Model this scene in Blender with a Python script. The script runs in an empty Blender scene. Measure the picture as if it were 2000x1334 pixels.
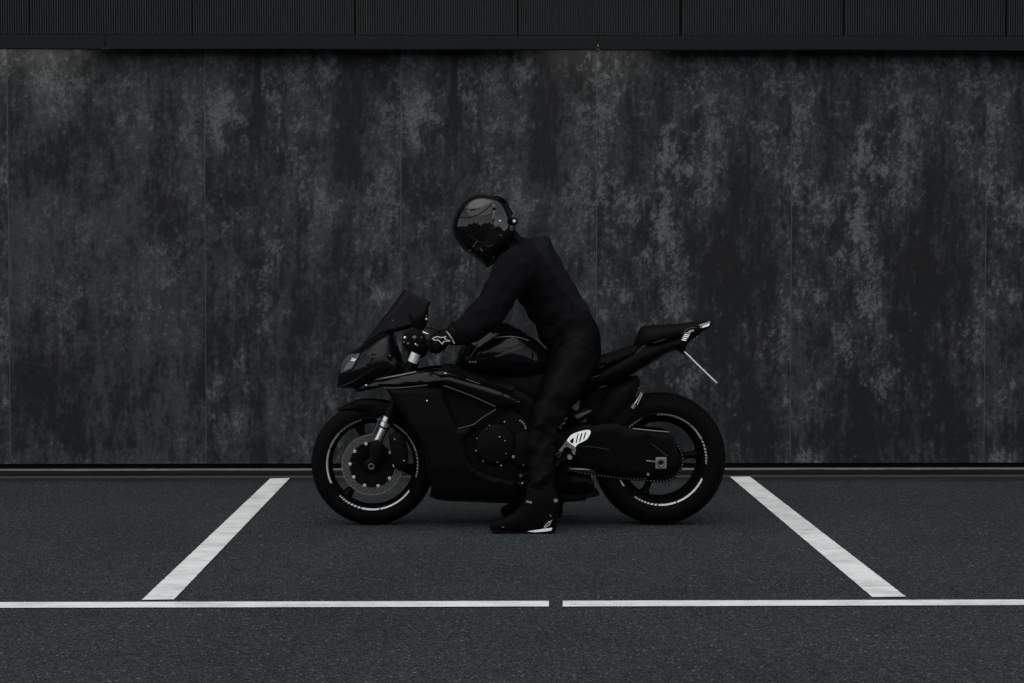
import bpy, bmesh, math, random
import numpy as np
from mathutils import Vector, Matrix
from mathutils.geometry import delaunay_2d_cdt
R = math.radians
random.seed(7); rng = np.random.default_rng(7)
S = bpy.context.scene
COL = S.collection

# ------------------------------------------------------------------ camera, sky, sun, exposure
F = 3750.0                                    # focal length in pixels of a 2000 px wide frame
PITCH = math.atan(134 / F); YAW = math.atan(52 / F)
CAM = Vector((0.0, -9.30, 1.2218))
cd = bpy.data.cameras.new('camera'); cam = bpy.data.objects.new('camera', cd); COL.objects.link(cam)
cd.sensor_width = 36.0; cd.lens = 36.0 * F / 2000.0; cd.clip_end = 2000
cam.location = CAM; cam.rotation_euler = (R(90) - PITCH, 0, -YAW)
S.camera = cam

SUN_EL, SUN_AZ = R(64), R(-20)                # sun high, behind the camera and to the left of it
wd = bpy.data.worlds.new('World'); S.world = wd; wd.use_nodes = True
wn = wd.node_tree.nodes; wl = wd.node_tree.links; wn.clear()
sky = wn.new('ShaderNodeTexSky'); sky.sky_type = 'NISHITA'; sky.sun_disc = False
sky.sun_elevation = SUN_EL; sky.sun_rotation = R(180) + SUN_AZ * -1
sky.dust_density = 0.3; sky.air_density = 1.0
hs = wn.new('ShaderNodeHueSaturation'); hs.inputs['Saturation'].default_value = 0.13
bg = wn.new('ShaderNodeBackground'); bg.inputs['Strength'].default_value = 0.118
wo = wn.new('ShaderNodeOutputWorld')
wl.new(sky.outputs[0], hs.inputs['Color']); wl.new(hs.outputs[0], bg.inputs['Color']); wl.new(bg.outputs[0], wo.inputs[0])
sd = bpy.data.lights.new('sun', 'SUN'); sun = bpy.data.objects.new('sun', sd); COL.objects.link(sun)
sd.energy = 0.9; sd.angle = R(82); sd.color = (1.0, 0.97, 0.93)
sdir = Vector((math.sin(SUN_AZ) * math.cos(SUN_EL), -math.cos(SUN_AZ) * math.cos(SUN_EL), math.sin(SUN_EL)))
sun.rotation_euler = sdir.to_track_quat('Z', 'Y').to_euler(); sun.location = sdir * 30
vs = S.view_settings; vs.view_transform = 'Standard'; vs.look = 'None'; vs.gamma = 1; vs.use_curve_mapping = False
vs.exposure = 0.44

# ------------------------------------------------------------------ helpers
CR = cam.rotation_euler.to_matrix()
def W(px, py, Y=0.0):
    """the world point that lies at depth Y on the sight line of photograph pixel (px, py): a measuring aid"""
    d = CR @ Vector(((px - 1000) / F, (667 - py) / F, -1.0))
    t = (Y - CAM.y) / d.y
    return CAM + d * t
def WG(px, py, z=0.0):
    d = CR @ Vector(((px - 1000) / F, (667 - py) / F, -1.0))
    return CAM + d * ((z - CAM.z) / d.z)
PX = (W(1100, 900) - W(1000, 900)).length / 100     # metres per photograph pixel at the motorcycle
def link(name, me, mat=None, parent=None, smooth=35):
    o = bpy.data.objects.new(name, me); COL.objects.link(o)
    if mat:
        for m in (mat if isinstance(mat, (list, tuple)) else [mat]): me.materials.append(m)
    if smooth:
        me.shade_smooth(); me.set_sharp_from_angle(angle=R(smooth))
    if parent: o.parent = parent
    return o
def mesh(verts, faces, name='m'):
    me = bpy.data.meshes.new(name); me.from_pydata([tuple(v) for v in verts], [], faces); me.update()
    return me
def fixn(me):
    bm = bmesh.new(); bm.from_mesh(me); bmesh.ops.recalc_face_normals(bm, faces=bm.faces); bm.to_mesh(me); bm.free(); return me
def empty(name, label=None, cat=None, group=None, parent=None, loc=(0, 0, 0)):
    o = bpy.data.objects.new(name, None); COL.objects.link(o); o.empty_display_size = .1; o.location = loc
    tag(o, label, cat, group)
    if parent: o.parent = parent
    return o
def tag(o, label=None, cat=None, group=None, kind=None):
    for k, v in (('label', label), ('category', cat), ('group', group), ('kind', kind)):
        if v: o[k] = v
    return o
def under(o, p):
    """parent o (built in world coordinates) to p"""
    o.parent = p; o.matrix_parent_inverse = Matrix.Translation(p.location).inverted() if p.parent is None else Matrix.Identity(4)
    return o

class MB:
    def __init__(s): s.v = []; s.f = []
    def add(s, vs, fs):
        b = len(s.v); s.v += [tuple(v) for v in vs]; s.f += [tuple(i + b for i in f) for f in fs]; return s
    def box(s, x0, x1, y0, y1, z0, z1):
        return s.add([(x0,y0,z0),(x1,y0,z0),(x1,y1,z0),(x0,y1,z0),(x0,y0,z1),(x1,y0,z1),(x1,y1,z1),(x0,y1,z1)],
                     [(0,3,2,1),(4,5,6,7),(0,1,5,4),(1,2,6,5),(2,3,7,6),(3,0,4,7)])
    def tube(s, pts, rad, seg=12, cap=True, lat=None):
        """swept tube; rad number or list; lat: list of lateral radii (along Y)"""
        pts = [Vector(p) for p in pts]; n = len(pts)
        ra = [rad] * n if isinstance(rad, (int, float)) else list(rad)
        rb = ra if lat is None else ([lat] * n if isinstance(lat, (int, float)) else list(lat))
        vs = []; b0 = None
        for i, p in enumerate(pts):
            t = (pts[min(i+1, n-1)] - pts[max(i-1, 0)]).normalized()
            ref = Vector((0, 1, 0)) if abs(t.y) < .9 else Vector((0, 0, 1))
            if b0 is not None: ref = b0
            b = (ref - t * ref.dot(t)).normalized(); nn = t.cross(b); b0 = b
            for k in range(seg):
                a = 2 * math.pi * k / seg
                vs.append(p + nn * ra[i] * math.cos(a) + b * rb[i] * math.sin(a))
        fs = [(i*seg+k, i*seg+(k+1) % seg, (i+1)*seg+(k+1) % seg, (i+1)*seg+k) for i in range(n-1) for k in range(seg)]
        if cap: fs += [tuple(range(seg))[::-1], tuple(range((n-1)*seg, n*seg))]
        return s.add(vs, fs)
    def ball(s, c, rx, ry=None, rz=None, seg=14, rings=9):
        ry = rx if ry is None else ry; rz = rx if rz is None else rz
        vs = [(c[0], c[1], c[2] + rz)]; fs = []
        for i in range(1, rings):
            a = math.pi * i / rings
            for k in range(seg):
                b = 2 * math.pi * k / seg
                vs.append((c[0] + rx*math.sin(a)*math.cos(b), c[1] + ry*math.sin(a)*math.sin(b), c[2] + rz*math.cos(a)))
        vs.append((c[0], c[1], c[2] - rz))
        fs += [(0, 1+k, 1+(k+1) % seg) for k in range(seg)]
        for i in range(rings-2):
            a, b = 1+i*seg, 1+(i+1)*seg
            fs += [(a+k, b+k, b+(k+1) % seg, a+(k+1) % seg) for k in range(seg)]
        a = 1+(rings-2)*seg; e = len(vs)-1
        fs += [(e, a+(k+1) % seg, a+k) for k in range(seg)]
        return s.add(vs, fs)
    def lathe(s, cx, cz, prof, a0=0, a1=360, seg=64, closed=False):
        """revolve a profile of (radius, y) about the Y axis through (cx, cz); angles clockwise as seen by the camera from +X"""
        full = abs(a1 - a0) >= 359.9; n = seg if full else seg + 1; m = len(prof); vs = []
        for i in range(n):
            a = R(a0 + (a1 - a0) * i / seg)
            for r, y in prof: vs.append((cx + r*math.cos(a), y, cz - r*math.sin(a)))
        fs = []
        for i in range(seg):
            j = (i + 1) % n
            for k in range(m if closed else m-1):
                l = (k+1) % m
                fs.append((i*m+k, i*m+l, j*m+l, j*m+k))
        if not full and closed:
            fs += [tuple(range(m)), tuple(range((n-1)*m, n*m))[::-1]]
        return s.add(vs, fs)
    def build(s, name, mat, parent=None, smooth=35, fix=True):
        me = mesh(s.v, s.f, name)
        if fix: fixn(me)
        o = link(name, me, mat, None, smooth)
        if parent: under(o, parent)
        return o

def inside(P, poly):
    """vectorised even-odd test; P (n,2), poly (m,2)"""
    x, y = P[:, 0], P[:, 1]; r = np.zeros(len(P), bool); q = np.asarray(poly); p = np.roll(q, 1, 0)
    for (x0, y0), (x1, y1) in zip(p, q):
        c = (y0 > y) != (y1 > y)
        r ^= c & (x < (x1 - x0) * (y - y0) / (y1 - y0 + 1e-15) + x0)
    return r
def edge_dist(P, poly):
    q = np.asarray(poly); p = np.roll(q, 1, 0); d = np.full(len(P), 1e9)
    for a, b in zip(p, q):
        ab = b - a; t = np.clip(((P - a) @ ab) / (ab @ ab + 1e-15), 0, 1)
        d = np.minimum(d, np.hypot(*(P - a - t[:, None] * ab).T))
    return d
def spline(pts, k=4, closed=True):
    """Catmull-Rom through the points; a point with a third value 1 stays a sharp corner"""
    n = len(pts); out = []
    P = [np.array(p[:2], float) for p in pts]; C = [len(p) > 2 and p[2] for p in pts]
    for i in range(n if closed else n-1):
        p1, p2 = P[i], P[(i+1) % n]
        p0 = P[i-1] if (closed or i) and not C[i] else p1
        p3 = P[(i+2) % n] if (closed or i+2 < n) and not C[(i+1) % n] else p2
        for j in range(k):
            t = j / k
            out.append(.5*((2*p1) + (p2-p0)*t + (2*p0-5*p1+4*p2-p3)*t*t + (3*p1-p0-3*p2+p3)*t**3))
    if not closed: out.append(P[-1])
    return np.array(out)
def triangulate(poly, step, holes=(), clip=None):
    """triangles over a polygon with interior points on a grid; returns pts (n,2) and tris"""
    poly = np.asarray(poly); lo, hi = poly.min(0), poly.max(0)
    g = np.array([(x + (.5*step if j % 2 else 0), y) for j, y in enumerate(np.arange(lo[1], hi[1], step*.87)) for x in np.arange(lo[0], hi[0], step)])
    if len(g):
        k = inside(g, poly) & (edge_dist(g, poly) > step*.45)
        for h in list(holes) + ([clip] if clip is not None else []): k &= edge_dist(g, h) > step*.4
        g = g[k]
    pts = list(map(tuple, poly)); ed = [(i, (i+1) % len(poly)) for i in range(len(poly))]
    for h in list(holes) + ([clip] if clip is not None else []):
        b = len(pts); pts += list(map(tuple, h)); ed += [(b+i, b+(i+1) % len(h)) for i in range(len(h))]
    pts += list(map(tuple, g))
    v, _, f, *_ = delaunay_2d_cdt([Vector(p) for p in pts], ed, [], 0, 1e-7)
    v = np.array([tuple(p) for p in v]); f = [t for t in f if len(t) == 3]
    c = np.array([v[list(t)].mean(0) for t in f])
    k = inside(c, poly)
    for h in holes: k &= ~inside(c, h)
    if clip is not None: k &= inside(c, clip)
    f = [t for t, q in zip(f, k) if q]
    used = sorted({i for t in f for i in t}); m = {a: b for b, a in enumerate(used)}
    return v[used], [tuple(m[i] for i in t) for t in f]
class Dome:
    """smooth height 0..1 over a polygon (membrane under pressure)"""
    def __init__(s, poly, n=110, it=1400):
        poly = np.asarray(poly); s.lo = poly.min(0) - 1e-3; hi = poly.max(0) + 1e-3; s.h = max(hi - s.lo) / n
        nx, ny = (np.ceil((hi - s.lo) / s.h).astype(int) + 2)
        X, Y = np.meshgrid(s.lo[0] + np.arange(nx)*s.h, s.lo[1] + np.arange(ny)*s.h)
        m = inside(np.c_[X.ravel(), Y.ravel()], poly).reshape(X.shape); m[0] = m[-1] = False; m[:, 0] = m[:, -1] = False
        u = np.zeros(X.shape)
        for _ in range(it):
            w = .25*(np.roll(u,1,0)+np.roll(u,-1,0)+np.roll(u,1,1)+np.roll(u,-1,1)) + 1
            u = np.where(m, w, 0)
        s.u = u / u.max()
    def __call__(s, P, power=.5):
        q = (np.asarray(P) - s.lo) / s.h; i = np.clip(q.astype(int), 0, np.array(s.u.T.shape) - 2); t = np.clip(q - i, 0, 1)
        x, y = i.T; a, b = t.T
        z = s.u[y,x]*(1-a)*(1-b) + s.u[y,x+1]*a*(1-b) + s.u[y+1,x]*(1-a)*b + s.u[y+1,x+1]*a*b
        return np.maximum(z, 0) ** power
def XZ(pts, Y=0.0): return np.array([(lambda w: (w.x, w.z))(W(p[0], p[1], Y)) for p in pts])
def boundary(tris):
    from collections import Counter
    c = Counter(); d = {}
    for t in tris:
        for a, b in ((t[0],t[1]),(t[1],t[2]),(t[2],t[0])):
            c[tuple(sorted((a,b)))] += 1; d[tuple(sorted((a,b)))] = (a, b)
    return [d[k] for k, n in c.items() if n == 1]
def inflate(name, outline, half, mat, parent, Yc=0.0, edge=.006, step=.016, k=4, power=.5, clip=None, wfun=None, smooth=50, dome=None, grow=0):
    """a closed solid round the plane y = Yc whose side view is the outline (photograph pixels at that depth) and whose half width swells to `half`"""
    P = spline(outline, k) if k > 1 else np.array([p[:2] for p in outline], float)
    poly = XZ(P, Yc)
    if grow: c = poly.mean(0); poly = c + (poly - c) * (1 + grow)
    D = dome or Dome(poly)
    cl = XZ(spline(clip, 3), Yc) if clip is not None else None
    v, f = triangulate(poly, step, clip=cl)
    h = D(v, power) * half
    if wfun is not None: h = h * wfun(v)
    n = len(v)
    vs = [(a[0], Yc - edge - q, a[1]) for a, q in zip(v, h)] + [(a[0], Yc + edge + q, a[1]) for a, q in zip(v, h)]
    fs = list(f) + [tuple(i+n for i in t[::-1]) for t in f]
    for a, b in boundary(f): fs.append((b, a, a+n, b+n))
    me = fixn(mesh(vs, fs, name)); o = link(name, me, mat, None, smooth)
    if parent: under(o, parent)
    o['dome'] = 0; del o['dome']
    return o
def panel(name, outline, yfun, mat, parent, Yn=-.2, thick=.004, roll=.006, rollr=.02, step=.02, k=3, holes=(), both=True, smooth=40, holek=1):
    """a curved bodywork panel lying on y = yfun(x, z) (near side, negative), edges rolled inwards; mirrored on the far side"""
    P = XZ(spline(outline, k) if k > 1 else [p[:2] for p in outline], Yn)
    H = [XZ(spline(h, holek) if holek > 1 else [p[:2] for p in h], Yn) for h in holes]
    v, f = triangulate(P, step, H)
    d = edge_dist(v, P)
    for h in H: d = np.minimum(d, edge_dist(v, h))
    t = np.clip(d / rollr, 0, 1); t = 1 - np.sqrt(np.clip(1 - (1-t)**2, 0, 1))
    y = np.array([yfun(a[0], a[1]) for a in v]) + roll * t
    n = len(v); out = []
    for s in ((1, -1) if both else (1,)):
        vs = [(a[0], s*q, a[1]) for a, q in zip(v, y)] + [(a[0], s*(q+thick), a[1]) for a, q in zip(v, y)]
        fs = list(f) + [tuple(i+n for i in tt[::-1]) for tt in f] + [(b, a, a+n, b+n) for a, b in boundary(f)]
        o = link(name, fixn(mesh(vs, fs, name)), mat, None, smooth)
        if parent: under(o, parent)
        out.append(o)
    return out
def plate(name, outline, Y, thick, mat, parent, k=1, holes=(), tilt=0.0, bevel=0.0):
    """flat plate cut to an outline, facing the camera side at depth Y"""
    P = XZ(spline(outline, k) if k > 1 else [p[:2] for p in outline], Y)
    H = [XZ(spline(h, 3), Y) for h in holes]
    v, f = triangulate(P, 10, H); n = len(v)
    z0 = P[:, 1].min()
    vs = [(a[0], Y + (a[1]-z0)*tilt, a[1]) for a in v] + [(a[0], Y + thick + (a[1]-z0)*tilt, a[1]) for a in v]
    fs = list(f) + [tuple(i+n for i in t[::-1]) for t in f] + [(b, a, a+n, b+n) for a, b in boundary(f)]
    o = link(name, fixn(mesh(vs, fs, name)), mat, None, 30)
    if bevel:
        md = o.modifiers.new('b', 'BEVEL'); md.width = bevel; md.segments = 2; md.limit_method = 'ANGLE'
    if parent: under(o, parent)
    return o
def ribbon(name, pts, Y, wpx, mat, parent, closed=True, tilt=0.0, yfun=None):
    """thin raised line (printed mark) along a pixel path"""
    P = XZ(pts, Y); n = len(P); w = wpx*PX/2; vs = []
    for i in range(n):
        a = P[i-1] if closed or i else P[i]; b = P[(i+1) % n] if closed or i < n-1 else P[i]
        d1 = (P[i]-a); d2 = (b-P[i])
        d1 = d1/np.linalg.norm(d1) if np.linalg.norm(d1) else d2/np.linalg.norm(d2)
        d2 = d2/np.linalg.norm(d2) if np.linalg.norm(d2) else d1
        m = d1 + d2; m = m/np.linalg.norm(m) if np.linalg.norm(m) > .05 else d1
        nn = np.array((-m[1], m[0])); s = w / max(.45, abs(nn @ np.array((-d1[1], d1[0]))))
        for q in (P[i]+nn*s, P[i]-nn*s):
            y = yfun(q[0], q[1]) if yfun else Y
            vs += [(q[0], y, q[1]), (q[0], y+.0015, q[1])]
    fs = []
    for i in range(n if closed else n-1):
        a, b = 4*i, 4*((i+1) % n)
        fs += [(a, b, b+2, a+2), (a+1, a+3, b+3, b+1), (a, a+1, b+1, b), (a+2, b+2, b+3, a+3)]
    o = link(name, fixn(mesh(vs, fs, name)), mat, None, 0)
    if parent: under(o, parent)
    return o

# ------------------------------------------------------------------ materials
def newmat(name):
    m = bpy.data.materials.new(name); m.use_nodes = True; nt = m.node_tree
    return m, nt, nt.nodes, nt.links, nt.nodes['Principled BSDF']
def mat(name, col, rough=.5, metal=0.0, coat=0.0, spec=.5, bump=0.0, bscale=60, vary=.15, coat_rough=.05):
    m, nt, N, L, b = newmat(name)
    b.inputs['Metallic'].default_value = metal; b.inputs['Coat Weight'].default_value = coat
    b.inputs['Coat Roughness'].default_value = coat_rough; b.inputs['Specular IOR Level'].default_value = spec
    tc = N.new('ShaderNodeTexCoord'); no = N.new('ShaderNodeTexNoise'); no.inputs['Scale'].default_value = bscale; no.inputs['Detail'].default_value = 5
    L.new(tc.outputs['Object'], no.inputs['Vector'])
    mr = N.new('ShaderNodeMapRange'); mr.inputs['To Min'].default_value = rough*(1-vary); mr.inputs['To Max'].default_value = min(1, rough*(1+vary))
    L.new(no.outputs[0], mr.inputs['Value']); L.new(mr.outputs[0], b.inputs['Roughness'])
    mx = N.new('ShaderNodeMixRGB'); mx.blend_type = 'MIX'
    mx.inputs[1].default_value = (*[c*(1-vary) for c in col], 1); mx.inputs[2].default_value = (*[min(1, c*(1+vary)) for c in col], 1)
    L.new(no.outputs[0], mx.inputs[0]); L.new(mx.outputs[0], b.inputs['Base Color'])
    if bump:
        bp = N.new('ShaderNodeBump'); bp.inputs['Strength'].default_value = bump; bp.inputs['Distance'].default_value = .004
        L.new(no.outputs[0], bp.inputs['Height']); L.new(bp.outputs[0], b.inputs['Normal'])
    return m
M = {}
M['paint']   = mat('black_paint', (.0035, .0037, .0046), .15, coat=.10, bscale=25, spec=.17)
M['matt']    = mat('matt_black_paint', (.0030, .0031, .0034), .5, spec=.055)
M['plastic'] = mat('black_plastic', (.0036, .0036, .0038), .6, spec=.07, bump=.1, bscale=300)
M['rubber']  = mat('tyre_rubber', (.0030, .0030, .0032), .75, spec=.05, bump=.15, bscale=160)
M['frame']   = mat('black_anodised', (.0027, .0028, .0030), .45, spec=.06, bump=.05)
M['engine']  = mat('black_engine_paint', (.0034, .0034, .0036), .6, spec=.07, bump=.2, bscale=90)
M['steel']   = mat('bright_steel', (.62, .63, .64), .28, metal=1)
M['dark_steel'] = mat('dark_steel', (.13, .13, .13), .42, metal=1)
M['disc']    = mat('brake_disc_steel', (.125, .12, .115), .5, metal=1, bscale=200)
M['alu']     = mat('brushed_aluminium', (.78, .79, .79), .45, metal=.35, bscale=150)
M['alu_grey']= mat('grey_aluminium', (.20, .205, .21), .5, metal=.5)
M['white']   = mat('white_print', (.72, .73, .73), .5)
M['tape']    = mat('reflective_rim_tape', (.72, .73, .74), .4)
M['grey_print'] = mat('grey_print', (.22, .22, .22), .5)
M['screen']  = mat('smoked_screen', (.010, .011, .015), .07, spec=.55)
M['lens']    = mat('headlight_lens', (.055, .062, .064), .14, coat=.4)
M['clear_lens'] = mat('clear_tail_lens', (.20, .20, .20), .2, coat=.3)
M['seat']    = mat('seat_cover', (.0034, .0034, .0036), .7, spec=.06, bump=.2, bscale=250)
M['leather'] = mat('black_leather', (.0024, .0024, .0028), .5, spec=.06, bump=.25, bscale=180)
M['jacket']  = mat('black_jacket_cloth', (.0058, .0058, .0070), .9, spec=.05, bump=.5, bscale=260)
M['jacket_lit'] = mat('lit_jacket_back', (.0092, .0094, .0112), .9, spec=.05, bump=.5, bscale=200, vary=.3)  # same cloth coloured lighter, standing in for light from above on the back
M['helmet']  = mat('gloss_black_helmet', (.004, .0042, .0046), .07, coat=.6, spec=.45, bscale=10)
M['visor']   = mat('dark_visor', (.003, .003, .0035), .035, spec=.40, bscale=10)
M['boot']    = mat('black_boot', (.0022, .0022, .0024), .6, spec=.05, bump=.2, bscale=200)
M['glove']   = mat('black_glove', (.0034, .0034, .0036), .65, spec=.07, bump=.3, bscale=220)

def asphalt_mat():
    m, nt, N, L, b = newmat('asphalt')
    tc = N.new('ShaderNodeTexCoord')
    v = N.new('ShaderNodeTexVoronoi'); v.inputs['Scale'].default_value = 152; L.new(tc.outputs['Object'], v.inputs['Vector'])
    n1 = N.new('ShaderNodeTexNoise'); n1.inputs['Scale'].default_value = 150; n1.inputs['Detail'].default_value = 3; L.new(tc.outputs['Object'], n1.inputs['Vector'])
    n2 = N.new('ShaderNodeTexNoise'); n2.inputs['Scale'].default_value = .9; n2.inputs['Detail'].default_value = 8; n2.inputs['Roughness'].default_value = .65; L.new(tc.outputs['Object'], n2.inputs['Vector'])
    # each stone its own grey
    sep = N.new('ShaderNodeSeparateColor'); L.new(v.outputs['Color'], sep.inputs[0])
    r = N.new('ShaderNodeValToRGB'); e = r.color_ramp.elements
    e[0].position = 0; e[0].color = (.0095, .0115, .0125, 1); e[1].position = 1; e[1].color = (.19, .195, .19, 1)
    for p, c in ((.5, (.0264, .0324, .0356)), (.95, (.052, .059, .062)), (.985, (.075, .082, .084))):
        q = e.new(p); q.color = (*c, 1)
    L.new(sep.outputs[0], r.inputs[0])
    mx = N.new('ShaderNodeMixRGB'); mx.blend_type = 'MULTIPLY'; mx.inputs[0].default_value = .75
    c1 = N.new('ShaderNodeMapRange'); c1.inputs['From Min'].default_value = .3; c1.inputs['From Max'].default_value = .7; c1.inputs['To Min'].default_value = .05; c1.inputs['To Max'].default_value = 1.95; c1.clamp = False
    L.new(n1.outputs[0], c1.inputs['Value']); L.new(r.outputs[0], mx.inputs[1]); L.new(c1.outputs[0], mx.inputs[2])
    c2 = N.new('ShaderNodeMapRange'); c2.inputs['From Min'].default_value = .3; c2.inputs['From Max'].default_value = .7; c2.inputs['To Min'].default_value = .80; c2.inputs['To Max'].default_value = 1.12
    L.new(n2.outputs[0], c2.inputs['Value'])
    m2 = N.new('ShaderNodeMixRGB'); m2.blend_type = 'MULTIPLY'; m2.inputs[0].default_value = 1; L.new(mx.outputs[0], m2.inputs[1]); L.new(c2.outputs[0], m2.inputs[2])
    # damp dirt in the strip along the wall foot
    sx = N.new('ShaderNodeSeparateXYZ'); L.new(tc.outputs['Object'], sx.inputs[0])
    mp = N.new('ShaderNodeMapping'); mp.inputs['Scale'].default_value = (1.1, 6, 1); L.new(tc.outputs['Object'], mp.inputs['Vector'])
    n3 = N.new('ShaderNodeTexNoise'); n3.inputs['Scale'].default_value = 1.6; n3.inputs['Detail'].default_value = 7; L.new(mp.outputs[0], n3.inputs['Vector'])
    a = N.new('ShaderNodeMath'); a.operation = 'MULTIPLY_ADD'; a.inputs[1].default_value = .55; L.new(n3.outputs[0], a.inputs[0]); L.new(sx.outputs['Y'], a.inputs[2])
    st = N.new('ShaderNodeMapRange'); st.interpolation_type = 'SMOOTHSTEP'; st.inputs['From Min'].default_value = 2.08; st.inputs['From Max'].default_value = 2.32; st.inputs['To Min'].default_value = 1; st.inputs['To Max'].default_value = .50
    L.new(a.outputs[0], st.inputs['Value'])
    m3 = N.new('ShaderNodeMixRGB'); m3.blend_type = 'MULTIPLY'; m3.inputs[0].default_value = 1; L.new(m2.outputs[0], m3.inputs[1]); L.new(st.outputs[0], m3.inputs[2])
    n4 = N.new('ShaderNodeTexNoise'); n4.inputs['Scale'].default_value = 2.3; n4.inputs['Detail'].default_value = 9; n4.inputs['Roughness'].default_value = .7; L.new(tc.outputs['Object'], n4.inputs['Vector'])
    q4 = N.new('ShaderNodeMapRange'); q4.interpolation_type = 'SMOOTHSTEP'; q4.inputs['From Min'].default_value = .60; q4.inputs['From Max'].default_value = .70; q4.inputs['To Min'].default_value = 1; q4.inputs['To Max'].default_value = .68; L.new(n4.outputs[0], q4.inputs['Value'])
    m4 = N.new('ShaderNodeMixRGB'); m4.blend_type = 'MULTIPLY'; m4.inputs[0].default_value = 1; L.new(m3.outputs[0], m4.inputs[1]); L.new(q4.outputs[0], m4.inputs[2]); m3 = m4
    L.new(m3.outputs[0], b.inputs['Base Color'])
    b.inputs['Roughness'].default_value = .9; b.inputs['Specular IOR Level'].default_value = .15
    bp = N.new('ShaderNodeBump'); bp.inputs['Strength'].default_value = .7; bp.inputs['Distance'].default_value = .004
    L.new(v.outputs['Distance'], bp.inputs['Height']); bp.invert = True; L.new(bp.outputs[0], b.inputs['Normal'])
    return m
def paint_line_mat():
    m, nt, N, L, b = newmat('road_paint')
    tc = N.new('ShaderNodeTexCoord')
    n1 = N.new('ShaderNodeTexNoise'); n1.inputs['Scale'].default_value = 5; n1.inputs['Detail'].default_value = 9; n1.inputs['Roughness'].default_value = .65; L.new(tc.outputs['Object'], n1.inputs['Vector'])
    n2 = N.new('ShaderNodeTexNoise'); n2.inputs['Scale'].default_value = 130; n2.inputs['Detail'].default_value = 3; L.new(tc.outputs['Object'], n2.inputs['Vector'])
    mp = N.new('ShaderNodeMapping'); mp.inputs['Scale'].default_value = (2.5, 16, 1); mp.inputs['Rotation'].default_value = (0, 0, .25); L.new(tc.outputs['Object'], mp.inputs['Vector'])
    n3 = N.new('ShaderNodeTexNoise'); n3.inputs['Scale'].default_value = 2.0; n3.inputs['Detail'].default_value = 8; n3.inputs['Roughness'].default_value = .7; L.new(mp.outputs[0], n3.inputs['Vector'])
    r = N.new('ShaderNodeValToRGB'); e = r.color_ramp.elements
    e[0].position = .30; e[0].color = (.36, .37, .37, 1); e[1].position = .55; e[1].color = (.83, .835, .83, 1)
    mx = N.new('ShaderNodeMath'); mx.operation = 'MULTIPLY_ADD'; mx.inputs[1].default_value = .5; L.new(n1.outputs[0], mx.inputs[0])
    m2 = N.new('ShaderNodeMath'); m2.operation = 'MULTIPLY'; m2.inputs[1].default_value = .52; L.new(n3.outputs[0], m2.inputs[0]); L.new(m2.outputs[0], mx.inputs[2])
    L.new(mx.outputs[0], r.inputs[0])
    # stone tips worn through
    c = N.new('ShaderNodeMapRange'); c.inputs['From Min'].default_value = .26; c.inputs['From Max'].default_value = .33; c.inputs['To Min'].default_value = .35; c.inputs['To Max'].default_value = 1
    L.new(n2.outputs[0], c.inputs['Value'])
    q = N.new('ShaderNodeMixRGB'); q.blend_type = 'MULTIPLY'; q.inputs[0].default_value = 1; L.new(r.outputs[0], q.inputs[1]); L.new(c.outputs[0], q.inputs[2])
    L.new(q.outputs[0], b.inputs['Base Color']); b.inputs['Roughness'].default_value = .7
    bp = N.new('ShaderNodeBump'); bp.inputs['Strength'].default_value = .3; bp.inputs['Distance'].default_value = .003; L.new(n2.outputs[0], bp.inputs['Height']); L.new(bp.outputs[0], b.inputs['Normal'])
    return m
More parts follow.
